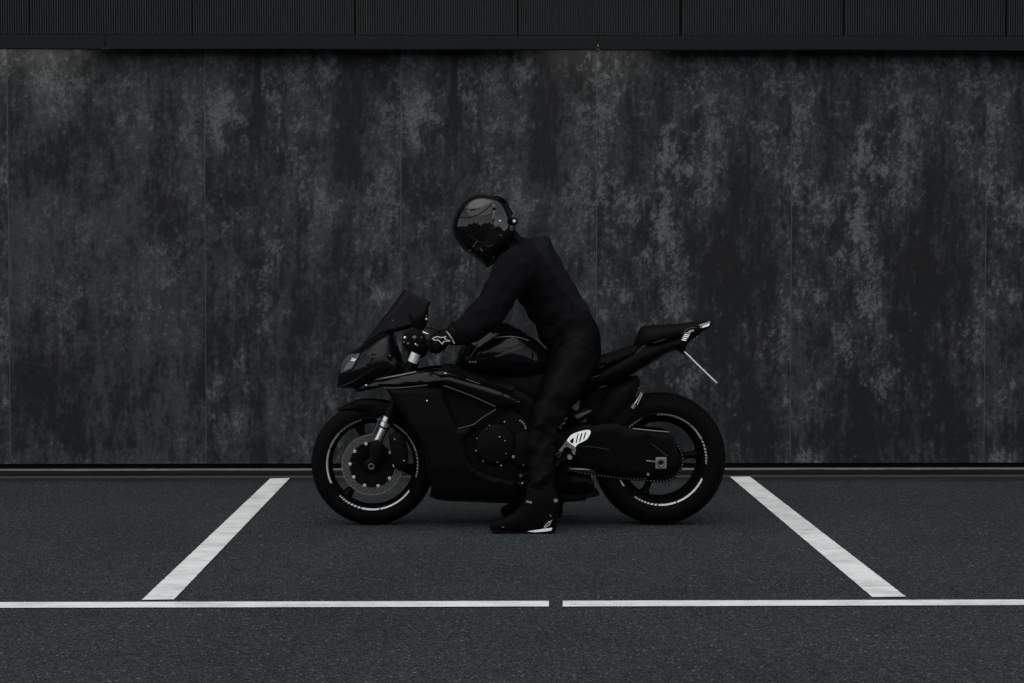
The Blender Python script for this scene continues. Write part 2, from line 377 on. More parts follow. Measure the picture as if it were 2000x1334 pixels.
def wall_mat(off):
    """printed oxide-concrete laminate: cloudy dark ground, paler flaked patches"""
    m, nt, N, L, b = newmat('oxide_laminate')
    tc = N.new('ShaderNodeTexCoord')
    def noise(scale, det, rough, stretch=(1, 1, 1), dist=0.0, o=0.0):
        mp = N.new('ShaderNodeMapping'); mp.inputs['Scale'].default_value = stretch; mp.inputs['Location'].default_value = (off + o, 3.1*off + o, .7*off)
        L.new(tc.outputs['Object'], mp.inputs['Vector'])
        n = N.new('ShaderNodeTexNoise'); n.inputs['Scale'].default_value = scale; n.inputs['Detail'].default_value = det; n.inputs['Roughness'].default_value = rough; n.inputs['Distortion'].default_value = dist
        L.new(mp.outputs[0], n.inputs['Vector']); return n.outputs[0]
    def madd(x, mul, add):
        q = N.new('ShaderNodeMath'); q.operation = 'MULTIPLY_ADD'; L.new(x, q.inputs[0]); q.inputs[1].default_value = mul
        if isinstance(add, (int, float)): q.inputs[2].default_value = add
        else: L.new(add, q.inputs[2])
        return q.outputs[0]
    def step(x, a, c, lo=0.0, hi=1.0):
        q = N.new('ShaderNodeMapRange'); q.interpolation_type = 'SMOOTHSTEP'; L.new(x, q.inputs['Value'])
        q.inputs['From Min'].default_value = a; q.inputs['From Max'].default_value = c; q.inputs['To Min'].default_value = lo; q.inputs['To Max'].default_value = hi
        return q.outputs[0]
    def mix(f, c1, c2, mode='MIX'):
        q = N.new('ShaderNodeMixRGB'); q.blend_type = mode
        if isinstance(f, (int, float)): q.inputs[0].default_value = f
        else: L.new(f, q.inputs[0])
        for i, c in ((1, c1), (2, c2)):
            if isinstance(c, tuple): q.inputs[i].default_value = (*c, 1)
            else: L.new(c, q.inputs[i])
        return q.outputs[0]
    def attr(nm):
        a = N.new('ShaderNodeAttribute'); a.attribute_name = nm; return a.outputs['Fac']
    tone, flake = attr('tone'), attr('flake')          # print pattern of the laminate, in standard deviations
    grit = noise(40, 5, .66, (1, 1, .8), .2, 5)
    fine = noise(100, 4, .66, (1, 1, .85), .1, 18)
    soft = madd(grit, 3.2, madd(fine, 1.2, madd(tone, 1.0, -2.2)))
    hard = madd(grit, 4.6, madd(fine, 4.0, madd(flake, 1.0, -4.3)))
    tiny = madd(fine, 8.0, madd(grit, 3.0, madd(flake, .55, -5.5)))
    g1 = mix(step(soft, -1.9, 1.75), (.0080, .0088, .0102), (.0395, .0458, .0492))
    g2 = mix(step(hard, 1.0, 1.35, 0, .56), g1, (.080, .0915, .0965))
    g2 = mix(step(hard, 1.95, 2.3, 0, .5), g2, (.125, .137, .140))
    g2 = mix(step(tiny, 1.35, 1.75, 0, .62), g2, (.098, .108, .111))
    g2 = mix(step(tiny, -1.3, -1.8, 0, .6), g2, (.0105, .0115, .013))
    hue = noise(2.6, 4, .5, (1, 1, 1), 0, 14)
    g3 = mix(step(hue, .56, .72, 0, .6), g2, mix(1.0, g2, (1.16, .95, .93), 'MULTIPLY'))
    g3 = mix(step(hue, .42, .28, 0, .2), g3, mix(1.0, g3, (.93, 1.0, 1.14), 'MULTIPLY'))
    speck = noise(120, 3, .6, (1, 1, .8), 0, 21)
    g4 = mix(1.0, g3, mix(step(speck, .34, .68), (.80, .80, .80), (1.22, 1.22, 1.22)), 'MULTIPLY')
    L.new(g4, b.inputs['Base Color'])
    b.inputs['Roughness'].default_value = .62; b.inputs['Specular IOR Level'].default_value = .22
    bp = N.new('ShaderNodeBump'); bp.inputs['Strength'].default_value = .12; bp.inputs['Distance'].default_value = .002; L.new(fine, bp.inputs['Height']); L.new(bp.outputs[0], b.inputs['Normal'])
    return m
M['asphalt'] = asphalt_mat(); M['line'] = paint_line_mat()
M['clad'] = mat('dark_metal_cladding', (.031, .033, .0345), .5, metal=.0, spec=.12, bscale=4, vary=.12)
M['fascia'] = mat('dark_metal_fascia', (.0092, .0102, .0108), .5, spec=.12, bscale=3, vary=.2)
M['black_gap'] = mat('black_membrane', (.006, .006, .006), .8, spec=.1)
M['joint'] = mat('dull_aluminium_joint', (.052, .058, .061), .6, metal=.0, bscale=8, vary=.35)
M['concrete'] = mat('dirty_concrete', (.15, .145, .13), .9, bump=.5, bscale=22, vary=.75)
M['concrete_dark'] = mat('wet_dirty_concrete', (.022, .022, .024), .9, bump=.5, bscale=14, vary=.6)
M['kerb_face'] = mat('blackened_concrete', (.0085, .0083, .0085), .95, spec=.1, bump=.5, bscale=14, vary=.5)
M['render'] = mat('grey_render', (.10, .10, .10), .9, bscale=3)
M['leaf'] = mat('dark_foliage', (.03, .045, .02), .7, bscale=.5, vary=.5)
M['wood'] = mat('bark', (.05, .04, .03), .9)

# ------------------------------------------------------------------ ground, kerb, painted lines
g = MB(); g.add([(-220, -220, 0), (220, -220, 0), (220, 220, 0), (-220, 220, 0)], [(0, 1, 2, 3)])
tag(g.build('asphalt_ground', M['asphalt'], smooth=0), 'dark grey asphalt of the parking lot', kind='structure')
WY = 2.26                                     # face of the wall panels
KZ = .037
XL, XR = -9.5, 10.5
k = MB(); xs = np.linspace(XL, XR, 81)
pr = [(2.185, 0), (2.185, .020), (2.190, KZ-.003), (2.2, KZ), (2.36, KZ)]
vs = []; fs = []
for i, x in enumerate(xs):
    for j, (y, z) in enumerate(pr):
        q = .004*math.sin(x*5.1) + .003*math.sin(x*13.7+1) + random.uniform(-.003, .003)
        vs.append((x, y + (q if j < 4 else 0), z + (random.uniform(-.0025, .0025) if j in (2, 3) else 0)))
for i in range(80):
    for j in range(4): a = i*5+j; fs.append((a, a+5, a+6, a+1))
k.add(vs, fs); kb = k.build('kerb', M['kerb_face'], smooth=50); tag(kb, 'low dirty concrete edging along the foot of the wall', kind='structure')
k = MB(); vs = []; fs = []
xs2 = np.linspace(XL, XR, 241)
for x in xs2:
    q = random.uniform(-.006, .006); vs += [(x, 2.206+q, KZ+.0005), (x, 2.209+q, KZ+.004), (x, 2.298, KZ+.004)]
for i in range(240):
    for j in range(2): a = i*3+j; fs.append((a, a+3, a+4, a+1))
k.add(vs, fs); tag(k.build('kerb_capping', M['concrete'], smooth=50), 'pale worn capping on top of the kerb', kind='structure')
k = MB(); vs = []; fs = []
for i, x in enumerate(xs):
    q = random.uniform(-.006, .006)
    vs += [(x, 2.125 + q, .0015), (x, 2.133 + q, .011), (x, 2.15, .012), (x, 2.20, .006)]
for i in range(80):
    for j in range(3): a = i*4+j; fs.append((a, a+4, a+5, a+1))
k.add(vs, fs); tag(k.build('gutter_strip', M['concrete_dark'], smooth=50), 'narrow dark gutter strip in front of the kerb', kind='structure')

def road_line(name, quad, label, nseg=500, wob=.0017):
    """painted stripe as a slightly raised sheet with ragged edges; quad = near-left, near-right, far-right, far-left on the ground"""
    a, b_, c, d = [Vector((p.x, p.y)) for p in quad]; vs = []; fs = []
    long_first = (d - a).length > (b_ - a).length
    for i in range(nseg + 1):
        t = i/nseg
        p, q = (a.lerp(d, t), b_.lerp(c, t)) if long_first else (a.lerp(b_, t), d.lerp(c, t))
        u = (q - p).normalized(); p = p + u*random.uniform(-wob, wob); q = q + u*random.uniform(-wob, wob)
        for s in (0, .33, .67, 1):
            r = p.lerp(q, s); vs.append((r.x, r.y, .004))
    for i in range(nseg):
        for j in range(3): m = i*4+j; fs.append((m, m+1, m+5, m+4) if long_first else (m, m+4, m+5, m+1))
    o = MB().add(vs, fs).build(name, M['line'], smooth=0)
    for p in o.data.polygons:
        pass
    return tag(o, label, kind='structure')
road_line('bay_line', [WG(277, 1173.5), WG(340, 1172.5), WG(566, 935), WG(528, 935.5)], 'wide white bay line running from the wall past the front wheel')
road_line('bay_line', [WG(1704, 1168), WG(1769, 1167), WG(1462, 930), WG(1423, 930)], 'wide white bay line running from the wall past the rear wheel')
road_line('front_line', [WG(-900, 1191.5), WG(1072, 1186.5), WG(1072, 1175.5), WG(-900, 1180)], 'thin white line along the bay fronts, the piece ending below the boot', 900)
road_line('front_line', [WG(1099, 1186.5), WG(2900, 1181), WG(2900, 1170.5), WG(1099, 1175.3)], 'thin white line along the bay fronts, the piece starting below the rearset', 900)

# ------------------------------------------------------------------ the building
bld = empty('building', 'dark clad building with mottled wall panels under a black fascia and ribbed metal band', 'building', loc=(0, 2.4, 0))
FY = 2.115; ZF0, ZF1 = 2.541, 2.624
core = MB(); core.box(XL, XR, 2.34, 9.5, .0, 6.0); core.build('wall_core', M['black_gap'], bld, 0)
MB().box(XL, XR, 2.30, 2.339, .03, .30).build('plinth', M['black_gap'], bld, 0)
MB().box(XL, XR, FY+.012, 2.339, ZF0+.045, ZF1-.004).build('soffit', M['black_gap'], bld, 0)
MB().box(XL-.06, XR+.06, 2.05, 9.56, 6.0, 6.12).build('roof_coping', M['fascia'], bld, 0)
# laminate panels
sx0, sx1 = W(17, 500, WY).x, W(1925, 500, WY).x; pitch = (sx1-sx0)/5
seams = [sx0 + pitch*i for i in range(-1, 8)]
st_A = [(100,160,80,60,.5),(300,180,90,80,.45),(380,300,20,200,.35),(160,450,20,40,.8),(240,270,30,40,.4),(140,580,40,80,.4),(60,560,30,40,.3),(300,530,60,30,.3),(280,640,60,60,.1),
        (110,330,60,60,-.5),(330,420,50,60,-.4),(90,720,60,80,-.6),(250,760,100,80,-.6),(190,640,40,60,-.3),(230,860,150,30,-.5)]
st_B = [(420,260,22,45,.6),(445,200,28,40,.45),(462,230,25,10,.5),(535,230,26,70,.45),(480,290,40,30,.3),(610,250,60,12,.3),(650,140,50,30,.35),(545,390,110,50,.3),(520,530,28,50,.6),(740,580,28,14,.9),
        (760,420,30,100,.35),(770,150,25,90,.3),(430,490,22,60,.3),(460,810,25,50,.35),(505,170,13,80,-.6),(680,250,45,110,-.7),(410,330,30,25,-.5),(455,395,22,26,-.6),(690,320,40,60,-.7),
        (665,440,30,40,-.5),(570,200,25,60,-.3),(440,620,40,70,-.6),(640,640,60,80,-.5),(560,750,60,60,-.4),(700,750,60,60,-.4),(640,850,100,30,-.4),(511,150,4,50,.9)]
st_C = [(1310,210,20,45,.5),(1300,290,22,45,.9),(1340,335,16,16,.8),(1380,320,28,28,.7),(1390,375,32,26,.6),(1288,395,9,50,.7),(1230,400,28,28,.4),(1295,450,22,36,.8),(1180,450,25,60,.4),(1200,180,50,60,.4),
        (1400,150,60,60,.4),(1170,250,12,100,.4),(1500,200,50,80,.2),(1310,570,26,60,.6),(1290,640,30,60,.5),(1335,560,12,60,.4),(1525,480,18,80,.3),(1340,740,30,26,.5),(1215,580,8,18,.7),
        (1240,240,50,70,-.5),(1250,310,40,60,-.6),(1440,340,50,80,-.6),(1480,400,60,60,-.7),(1400,460,60,50,-.6),(1420,600,60,120,-.7),(1210,680,50,100,-.5),(1350,850,150,40,-.5),(1450,780,80,80,-.5)]
wm = {'A': wall_mat(1.3), 'B': wall_mat(4.7), 'C': wall_mat(8.2)}
base_px = {'A': 16, 'B': 400, 'C': 1162}; stains = {'A': st_A, 'B': st_B, 'C': st_C}
PW = pitch - .0036
def fbm(shape, beta, sx, sz, seed):
    r = np.random.default_rng(seed); h, w = shape; big_ = (2*h, 2*w)
    fz = np.fft.fftfreq(big_[0])[:, None]*sz; fx_ = np.fft.fftfreq(big_[1])[None, :]*sx
    k = np.sqrt(fz**2 + fx_**2); k[0, 0] = 1; a = k**(-beta/2); a[k < 1/140] = 0; a[0, 0] = 0
    n = np.fft.ifft2(np.fft.fft2(r.standard_normal(big_))*a).real[:h, :w]
    return (n - n.mean())/n.std()
def panel_mesh(v):
    nx, nz = 118, 263; z0, z1 = .073, 2.70; x0 = W(base_px[v], 500, WY).x
    xs = np.linspace(0, PW, nx+1); zs = np.linspace(z0, z1, nz+1); X, Z = np.meshgrid(xs, zs)
    s = np.zeros(X.shape)
    for px, py, rx, ry, a in stains[v]:
        c = W(px, py, WY); sx, sz = rx*PX*1.24, ry*PX*1.24
        s += a*np.exp(-(((X + x0 - c.x)/sx)**2 + ((Z - c.z)/sz)**2))
    sd_ = ord(v)
    cloud = fbm(X.shape, 2.4, 1.0, 1.7, sd_); rag = fbm(X.shape, 1.7, 1.0, 1.35, sd_+40); run = fbm(X.shape, 2.0, 1.0, 9.0, sd_+80)
    tone = .75*cloud + .45*rag + .60*run + 2.0*s; tone /= tone.std()
    flake = .85*rag + .30*cloud + .30*run + 2.2*s; flake = (flake - flake.mean())/flake.std()*{'A': .75, 'B': .92, 'C': 1.08}[v]; tone = tone + {'A': .25, 'B': 0, 'C': -.15}[v]
    vs = [(x, 0, z) for x, z in zip(X.ravel(), Z.ravel())]; n = nx + 1
    fs = [(j*n+i, j*n+i+1, (j+1)*n+i+1, (j+1)*n+i) for j in range(nz) for i in range(nx)]
    b0 = len(vs)
    rim = [(0,j) for j in range(0, 1)]
    # returns at the edges (8 mm laminate)
    ring = [(i, 0) for i in range(nx+1)] + [(nx, j) for j in range(1, nz+1)] + [(i, nz) for i in range(nx-1, -1, -1)] + [(0, j) for j in range(nz-1, 0, -1)]
    for i, j in ring: vs.append((xs[i], .008, zs[j]))
    m = len(ring)
    for q in range(m):
        a = ring[q][1]*n + ring[q][0]; c = ring[(q+1) % m][1]*n + ring[(q+1) % m][0]
        fs.append((a, b0+q, b0+(q+1) % m, c))
    me = mesh(vs, fs, 'wall_panel'); fixn(me)
    for nm, F_ in (('tone', tone), ('flake', flake)):
        at = me.attributes.new(nm, 'FLOAT', 'POINT')
        at.data.foreach_set('value', np.r_[F_.ravel(), [F_[j, i] for i, j in ring]].astype(np.float32))
    me.materials.append(wm[v]); return me
pm = {v: panel_mesh(v) for v in 'ABC'}
for i, v in enumerate('CABBCCCA'):
    o = bpy.data.objects.new('wall_panel', pm[v]); COL.objects.link(o); o.location = (seams[i] + .0018, WY, 0); under(o, bld)
for x in seams[1:-1]:
    MB().box(x-.0017, x+.0017, WY-.0008, 2.30, .078, 2.54).build('joint_strip', M['joint'], bld, 0)
MB().box(seams[0], seams[-1], 2.272, 2.30, .12, 2.6).build('batten_layer', M['black_gap'], bld, 0)
# fascia lengths, bent sheet with a small gap between them
fj = [W(p, 80, FY).x for p in (-758, 205, 1168, 2131)]
def fascia(x0, x1):
    # sheet profile (y, z): top lip, face, bottom return
    prof = [(2.20, ZF1+.002), (FY+.004, ZF1), (FY, ZF1-.004), (FY, ZF0+.004), (FY+.003, ZF0), (2.138, ZF0)]
    nseg = 24; vs = []; fs = []
    for i in range(nseg+1):
        x = x0 + (x1-x0)*i/nseg
        for j, (y, z) in enumerate(prof):
            vs.append((x, y + (.0018*math.sin(x*2.3)+.001*math.sin(x*7.1) if 0 < j < 5 else 0), z + (.0012*math.sin(x*3.7) if 2 < j else 0)))
    for i in range(nseg):
        for j in range(5): a = i*6+j; fs.append((a, a+1, a+7, a+6))
    return MB().add(vs, fs).build('fascia_strip', M['fascia'], bld, 25)
for a, b_ in zip(fj, fj[1:]): fascia(a+.0025, b_-.0025)
for x in fj[1:3]:      # torn corner tabs where two fascia lengths meet
    for s in (-1, 1):
        MB().add([(x+s*.004, FY-.003, ZF0+.002), (x+s*.014, FY-.002, ZF0-.001), (x+s*.004, FY-.004, ZF0+.013), (x+s*.004, FY+.001, ZF0+.013)], [(0,1,2), (1,3,2), (0,2,3)]).build('bent_corner', M['joint'], bld, 0, fix=False)
for a_, b_ in (((722,72.5),(727,74)), ((724,73),(723,79)), ((727,73),(733,73.5))):
    MB().tube([W(*a_, FY-.001), W(*b_, FY-.001)], .0012, 5).build('fascia_scratch', M['joint'], bld, 0)
# ribbed cladding
cj = [W(p, 40, FY+.02).x for p in (-580, -262, 57, 375, 694, 1012, 1332, 1650, 1968, 2287, 2605)]
def ribbed(w):
    n = 68; p = w/n; vs = []; fs = []; z0, z1 = ZF1+.006, 5.99
    pr = []
    for i in range(n):
        x = i*p; pr += [(x, .016), (x+p*.30, .016), (x+p*.42, 0), (x+p*.78, 0), (x+p*.90, .016)]
    pr = [(0, .024)] + pr + [(w, .016), (w, .024)]
    for x, y in pr: vs += [(x, y, z0), (x, y, z1)]
    fs = [(2*i, 2*i+2, 2*i+3, 2*i+1) for i in range(len(pr)-1)]
    me = mesh(vs, fs, 'ribbed_panel'); me.materials.append(M['clad']); return me
cw = cj[3] - cj[2] - .006
rp = ribbed(cw)
for x in cj[:-1]:
    o = bpy.data.objects.new('ribbed_panel', rp); COL.objects.link(o); o.location = (x+.003, FY+.022, 0); under(o, bld)
MB().box(XL, XR, FY+.05, 2.339, ZF1, 5.995).build('cladding_rail', M['black_gap'], bld, 0)
# recessed soffit lights
lm, nt, N, L, b = newmat('warm_lamp_lens'); b.inputs['Emission Color'].default_value = (1, .72, .45, 1); b.inputs['Emission Strength'].default_value = .25; b.inputs['Base Color'].default_value = (.3, .3, .3, 1)
for px in (70, 1160):
    x = W(px, 110, WY).x
    f = MB().box(x-.33, x+.33, 2.130, 2.170, 2.574, 2.585).build('soffit_light', M['dark_steel'], bld, 0)
    d = MB().box(x-.31, x+.31, 2.135, 2.165, 2.570, 2.5735).build('lamp_lens', lm, None, 0); d.parent = f; d.matrix_parent_inverse = f.matrix_world.inverted()
    pl = bpy.data.lights.new('soffit_lamp', 'AREA'); lo = bpy.data.objects.new('soffit_lamp', pl); COL.objects.link(lo)
    pl.shape = 'RECTANGLE'; pl.size = .60; pl.size_y = .02; pl.energy = .38; pl.color = (1, .92, .84)
    lo.location = (x, 2.152, 2.556); lo.rotation_euler = (R(34), 0, 0)

# a belt of trees far behind the camera: seen only as the dark horizon mirrored in helmet, tank and fairing
n = 9000
th = rng.uniform(-1, 1, n); X = th*75; base = 7.5 + 2.5*np.sin(X*.21) + 1.6*np.sin(X*.53+2) + 1.1*np.sin(X*1.3+.6)
Zt = base*rng.uniform(0, 1, n)**.8; Yt = -48 - rng.uniform(0, 5, n) - .004*X**2
vs = []; fs = []
for x, y, z in zip(X, Yt, Zt):
    s = random.uniform(.3, .75); a = Vector((random.uniform(-1, 1), random.uniform(-1, 1), random.uniform(-.6, .6))).normalized()*s
    c = a.cross(Vector((random.uniform(-1, 1), random.uniform(-1, 1), random.uniform(-1, 1)))).normalized()*s; p = Vector((x, y, z))
    i = len(vs); vs += [p-a-c, p+a-c*.6, p+a*.7+c, p-a*.6+c]; fs.append((i, i+1, i+2, i+3))
tag(MB().add(vs, fs).build('tree_belt_foliage', M['leaf'], smooth=0, fix=False), 'belt of dark trees on the far side of the lot', kind='stuff')

# ------------------------------------------------------------------ motorcycle
ZF = W(728.5, 903.5).z
fx, rx = W(728.5, 903).x, W(1288, 896).x
bike = empty('motorcycle', 'black faired sport motorcycle with white rim stripes parked across the bay', 'motorcycle', loc=(.15, 0, 0))
RF, RR = .2985, .3215
def wheel(name, cx, r, tw, rim_w, base, spoke_ang, hubw, inner=.03):
    cz = r; w = empty(name, parent=None, loc=(cx, 0, cz)); under(w, bike); w.matrix_parent_inverse = Matrix.Translation(bike.location).inverted()
    def add(o): o.parent = w; o.matrix_parent_inverse = Matrix.Translation((cx, 0, cz)).inverted(); return o
    rr = .2265
    # tyre: rounded crown, sidewalls down to the bead
    pr = []
    hw = tw/2; hr = r - rr
    for i in range(19):
        a = math.pi*i/18; s = -math.cos(a)
        pr.append((r - hr*.86*(1 - math.sin(a)**.85) , hw*s*(1 if abs(s) < .9 else 1)))
    pr = [(rr-.006, -rim_w/2-.002), (rr+.010, -hw*.93)] + pr[1:-1] + [(rr+.010, hw*.93), (rr-.006, rim_w/2+.002)]
    add(MB().lathe(cx, cz, pr, seg=96).build('tyre', M['rubber']))
    # tread grooves cut as raised-dark slots
    tg = MB()
    for q in range(26):
        a0 = 360*q/26
        for sg in (-1, 1):
            pts = []
            for j in range(6):
                t = j/5; y = sg*hw*(.15 + .62*t); rad = r - hr*.86*(1 - math.sqrt(max(0, 1-(y/hw)**2))**.85) - .0014
                a = R(a0 + (7 if sg > 0 else 0) + 8*t); pts.append((cx + rad*math.cos(a), y, cz - rad*math.sin(a)))
            tg.tube(pts, .0022, 4)
    o = add(tg.build('tread_grooves', M['black_gap'])); o['kind'] = 'stuff'
    # rim: flange, sloped lip towards the axle, drop centre barrel
    h = rim_w/2
    rp_ = [(rr, -h), (rr+.002, -h-.005), (rr-.004, -h-.006), (rr-.0125, -h+.004), (rr-.022, -h+.016), (rr-inner, -h*.35), (rr-inner, h*.35), (rr-.022, h-.016), (rr-.0125, h-.004), (rr-.004, h+.006), (rr+.002, h+.005), (rr, h)]
    add(MB().lathe(cx, cz, rp_, seg=96).build('rim', M['matt']))
    # hub and spokes
    add(MB().lathe(cx, cz, [(.0, -hubw), (.034, -hubw), (.040, -hubw+.006), (.044, -.02), (.044, .02), (.040, hubw-.006), (.034, hubw), (0, hubw)], seg=32).build('hub', M['matt']))
    for a in spoke_ang:
        for da in (0,):
            u = Vector((math.cos(R(a+da*.2)), 0, -math.sin(R(a+da*.2)))); v = Vector((math.cos(R(a+da)), 0, -math.sin(R(a+da))))
            c = Vector((cx, 0, cz))
            add(MB().tube([c+u*.035, c+(u+v).normalized()*.10, c+v*.160, c+v*(rr-inner+.002)], [.026, .017, .017, .030], 12, lat=[.022, .016, .018, .026]).build('spoke', M['matt']))
    # rim tape on the sloped lip, both sides
    for sg in (1, -1):
        tp = lambda a0, a1, sl=0.0: None
        segs = []
        for kq in range(3):
            s = base + 120*kq
            segs += [(s, s+44.2), (s+45.7, s+68.6)]
            t = s+70.4
            for wd_ in (3.1, 2.9, 2.6, 2.3, 2.0, 1.7, 1.3, 1.0):
                segs.append((t, t+wd_)); t += wd_ + 1.85
        for a0, a1 in segs:
            ns = max(1, int((a1-a0)/2)); vs = []; fs = []
            for i in range(ns+1):
                a = a0 + (a1-a0)*i/ns
                for r_, y_, sk in ((rr-.0042, -h-.0064, .9), (rr-.0118, -h+.0029, -.9)):
                    aa = R(a + sk*.9)
                    vs += [(cx + (r_-.0003)*math.cos(aa), sg*(y_-.0004), cz - (r_-.0003)*math.sin(aa)), (cx + r_*math.cos(aa), sg*(y_+.0010), cz - r_*math.sin(aa))]
            for i in range(ns):
                b0 = 4*i; fs += [(b0, b0+4, b0+6, b0+2), (b0+1, b0+3, b0+7, b0+5), (b0, b0+1, b0+5, b0+4), (b0+2, b0+6, b0+7, b0+3)]
            add(MB().add(vs, fs).build('rim_tape', M['tape'], smooth=60))
    return w, add, cz
fw, fadd, fz = wheel('front_wheel', fx, RF, .120, .098, 35.5, (130, 250, 10), .055)
rw, radd, rz = wheel('rear_wheel', rx, RR, .190, .158, 24.6, (114, 354, 234), .075, .046)
# front discs
for sg in (1, -1):
    y0 = -.072*sg
    fadd(MB().lathe(fx, fz, [(.1105, y0-.0025), (.147, y0-.0025), (.147, y0+.0025), (.1105, y0+.0025)], seg=72, closed=True).build('brake_disc', M['disc'], smooth=30))
    fadd(MB().lathe(fx, fz, [(.1435, y0-.0030*sg), (.146, y0-.0031*sg)], seg=72).build('disc_edge_line', M['alu_grey'], smooth=0))
    car = MB()
    car.lathe(fx, fz, [(.040, y0+.010*sg), (.055, y0+.003*sg), (.108, y0+.001*sg), (.108, y0+.004*sg), (.05, y0+.012*sg)], seg=48)
    for q in range(10):
        a = R(36*q+2); u = Vector((math.cos(a), 0, -math.sin(a))); c = Vector((fx, y0+.001*sg, fz))
        car.tube([c+u*.078, c+u*.101], [.010, .0085], 8, lat=.002)
    fadd(car.build('disc_carrier', M['matt']))
    for q in range(10):
        a = R(36*q+2); c = (fx+.106*math.cos(a), fz-.106*math.sin(a))
        lug = MB().lathe(c[0], c[1], [(0, y0-.001*sg), (.0095, y0-.001*sg), (.0095, y0+.002*sg)], seg=14).lathe(c[0], c[1], [(.0032, y0-.0052*sg), (.0052, y0-.0056*sg), (.0074, y0-.0048*sg), (.0074, y0)], seg=14)
        fadd(lug.build('disc_bobbin', M['dark_steel'], smooth=30))
        fadd(MB().lathe(c[0], c[1], [(.0034, y0-.0058*sg), (.0056, y0-.0060*sg), (.0072, y0-.0052*sg)], seg=14).build('bobbin_ring', M['alu'], smooth=60))
    hl = MB()
    for q in range(30):
        for j, rad in enumerate((.117, .1275, .138)):
            a = R(12*q + 4*j + (1.5*j)); c = (fx+rad*math.cos(a), fz-rad*math.sin(a))
            hl.lathe(c[0], c[1], [(0, y0-.0034*sg), (.0031, y0-.0034*sg), (.0031, y0)], seg=8)
    o = fadd(hl.build('disc_drillings', M['black_gap'], smooth=0)); o['kind'] = 'stuff'
fadd(MB().tube([(fx, -.150, fz), (fx, .150, fz)], .0125, 20).build('front_axle', M['frame']))
fadd(MB().lathe(fx, fz, [(.0105, -.1525), (.0125, -.1535), (.0138, -.1525), (.0138, -.149)], seg=24).build('axle_ring', M['alu_grey']))
def part(o): return o
# fork
up = (W(812, 686, -.105) - W(742, 857, -.105)).normalized()
for sg in (1, -1):
    f = lambda px, py, Y=-.105: (lambda w: Vector((w.x, sg*Y, w.z)))(W(px, py, Y))
    a, b_, c, d = f(728, 885), f(735, 868), f(750.5, 833), f(757, 812)
    MB().tube([f(752, 831), f(768, 796), f(800, 722), f(806, 708)], [.027, .0275, .0275, .027], 20).build('fork_tube', M['frame'], bike)
    MB().tube([f(731, 876), f(752, 831)], .0205, 20).build('fork_slider', M['steel'], bike)
    MB().tube([f(749.2, 837), f(750.6, 834)], .0245, 20).build('dust_seal', M['plastic'], bike)
    MB().tube([f(750.8, 833), f(754.2, 825.5)], .0278, 20).build('fork_ring', M['steel'], bike)
    MB().tube([f(755.0, 824), f(758.6, 815)], .0272, 20).build('fork_clamp_ring', M['steel'], bike)
    MB().tube([f(802, 716), f(812.5, 690)], .0235, 20).build('fork_top_tube', M['alu'], bike)
    MB().tube([f(812.5, 690), f(813.8, 686)], .0215, 20).build('fork_cap', M['frame'], bike)
    # cast foot with axle clamp
    inflate('fork_foot', [(722,893),(712,902),(713,914),(722,921),(733,917),(739,905),(745,884),(746,868),(738,858),(727,863),(722,878)], .012, M['frame'], bike, Yc=-.108*sg, edge=.018, step=.02)
    # radial caliper behind the fork
    inflate('brake_caliper', [(760,852,1),(776,843),(788,852),(795,872),(797,895),(793,912),(781,918),(770,908),(764,885)], .016, M['engine'], bike, Yc=-.078*sg, edge=.024, step=.02)
    for (bx, by) in ((771, 858), (789, 900)):
        w = W(bx, by, -.12); MB().lathe(w.x, w.z, [(0, -.119*sg), (.0045, -.119*sg), (.0055, -.116*sg), (.0055, -.10*sg)], seg=12).build('caliper_bolt', M['alu_grey'], bike)
    MB().tube([f(773, 845, -.11), f(766, 822, -.125), f(772, 790, -.12), f(795, 735, -.09)], .0042, 8).build('brake_hose', M['plastic'], bike)
# front mudguard: arched shell with side skirts
mg = MB(); ang = np.linspace(237, 306, 30); cs = 15; vs = []; fs = []
for i, a in enumerate(ang):
    t = i/29; hw = .070*min(1, .25 + 2.6*t) if t < .3 else .070; rad = RF + .016
    for j in range(cs):
        s = -1 + 2*j/(cs-1); y = hw*math.sin(s*math.pi/2); drop = .052*abs(s)**2.6*min(1, .2+2.2*t)
        q = rad - drop
        vs.append((fx + q*math.cos(R(a)), y, fz - q*math.sin(R(a))))
for i in range(29):
    for j in range(cs-1): m = i*cs+j; fs.append((m, m+1, m+cs+1, m+cs))
o = mg.add(vs, fs).build('front_mudguard', M['matt'], bike, 60); md = o.modifiers.new('s', 'SOLIDIFY'); md.thickness = .003; md.offset = -1
panel('mudguard_skirt', [(684,789),(700,783),(730,782),(765,790),(772,803),(766,815),(752,822),(744,814),(730,812),(722,804),(704,797)], lambda x, z: -.078 + .05*max(0, z-.58), M['matt'], bike, Yn=-.08, roll=.006, rollr=.012, step=.02)

MB().tube([W(743,814,-.112), W(735,834,-.112), W(729,846,-.11), W(720,851,-.108), W(710,852,-.104)], .0030, 8).build('mudguard_stay', M['dark_steel'], bike)
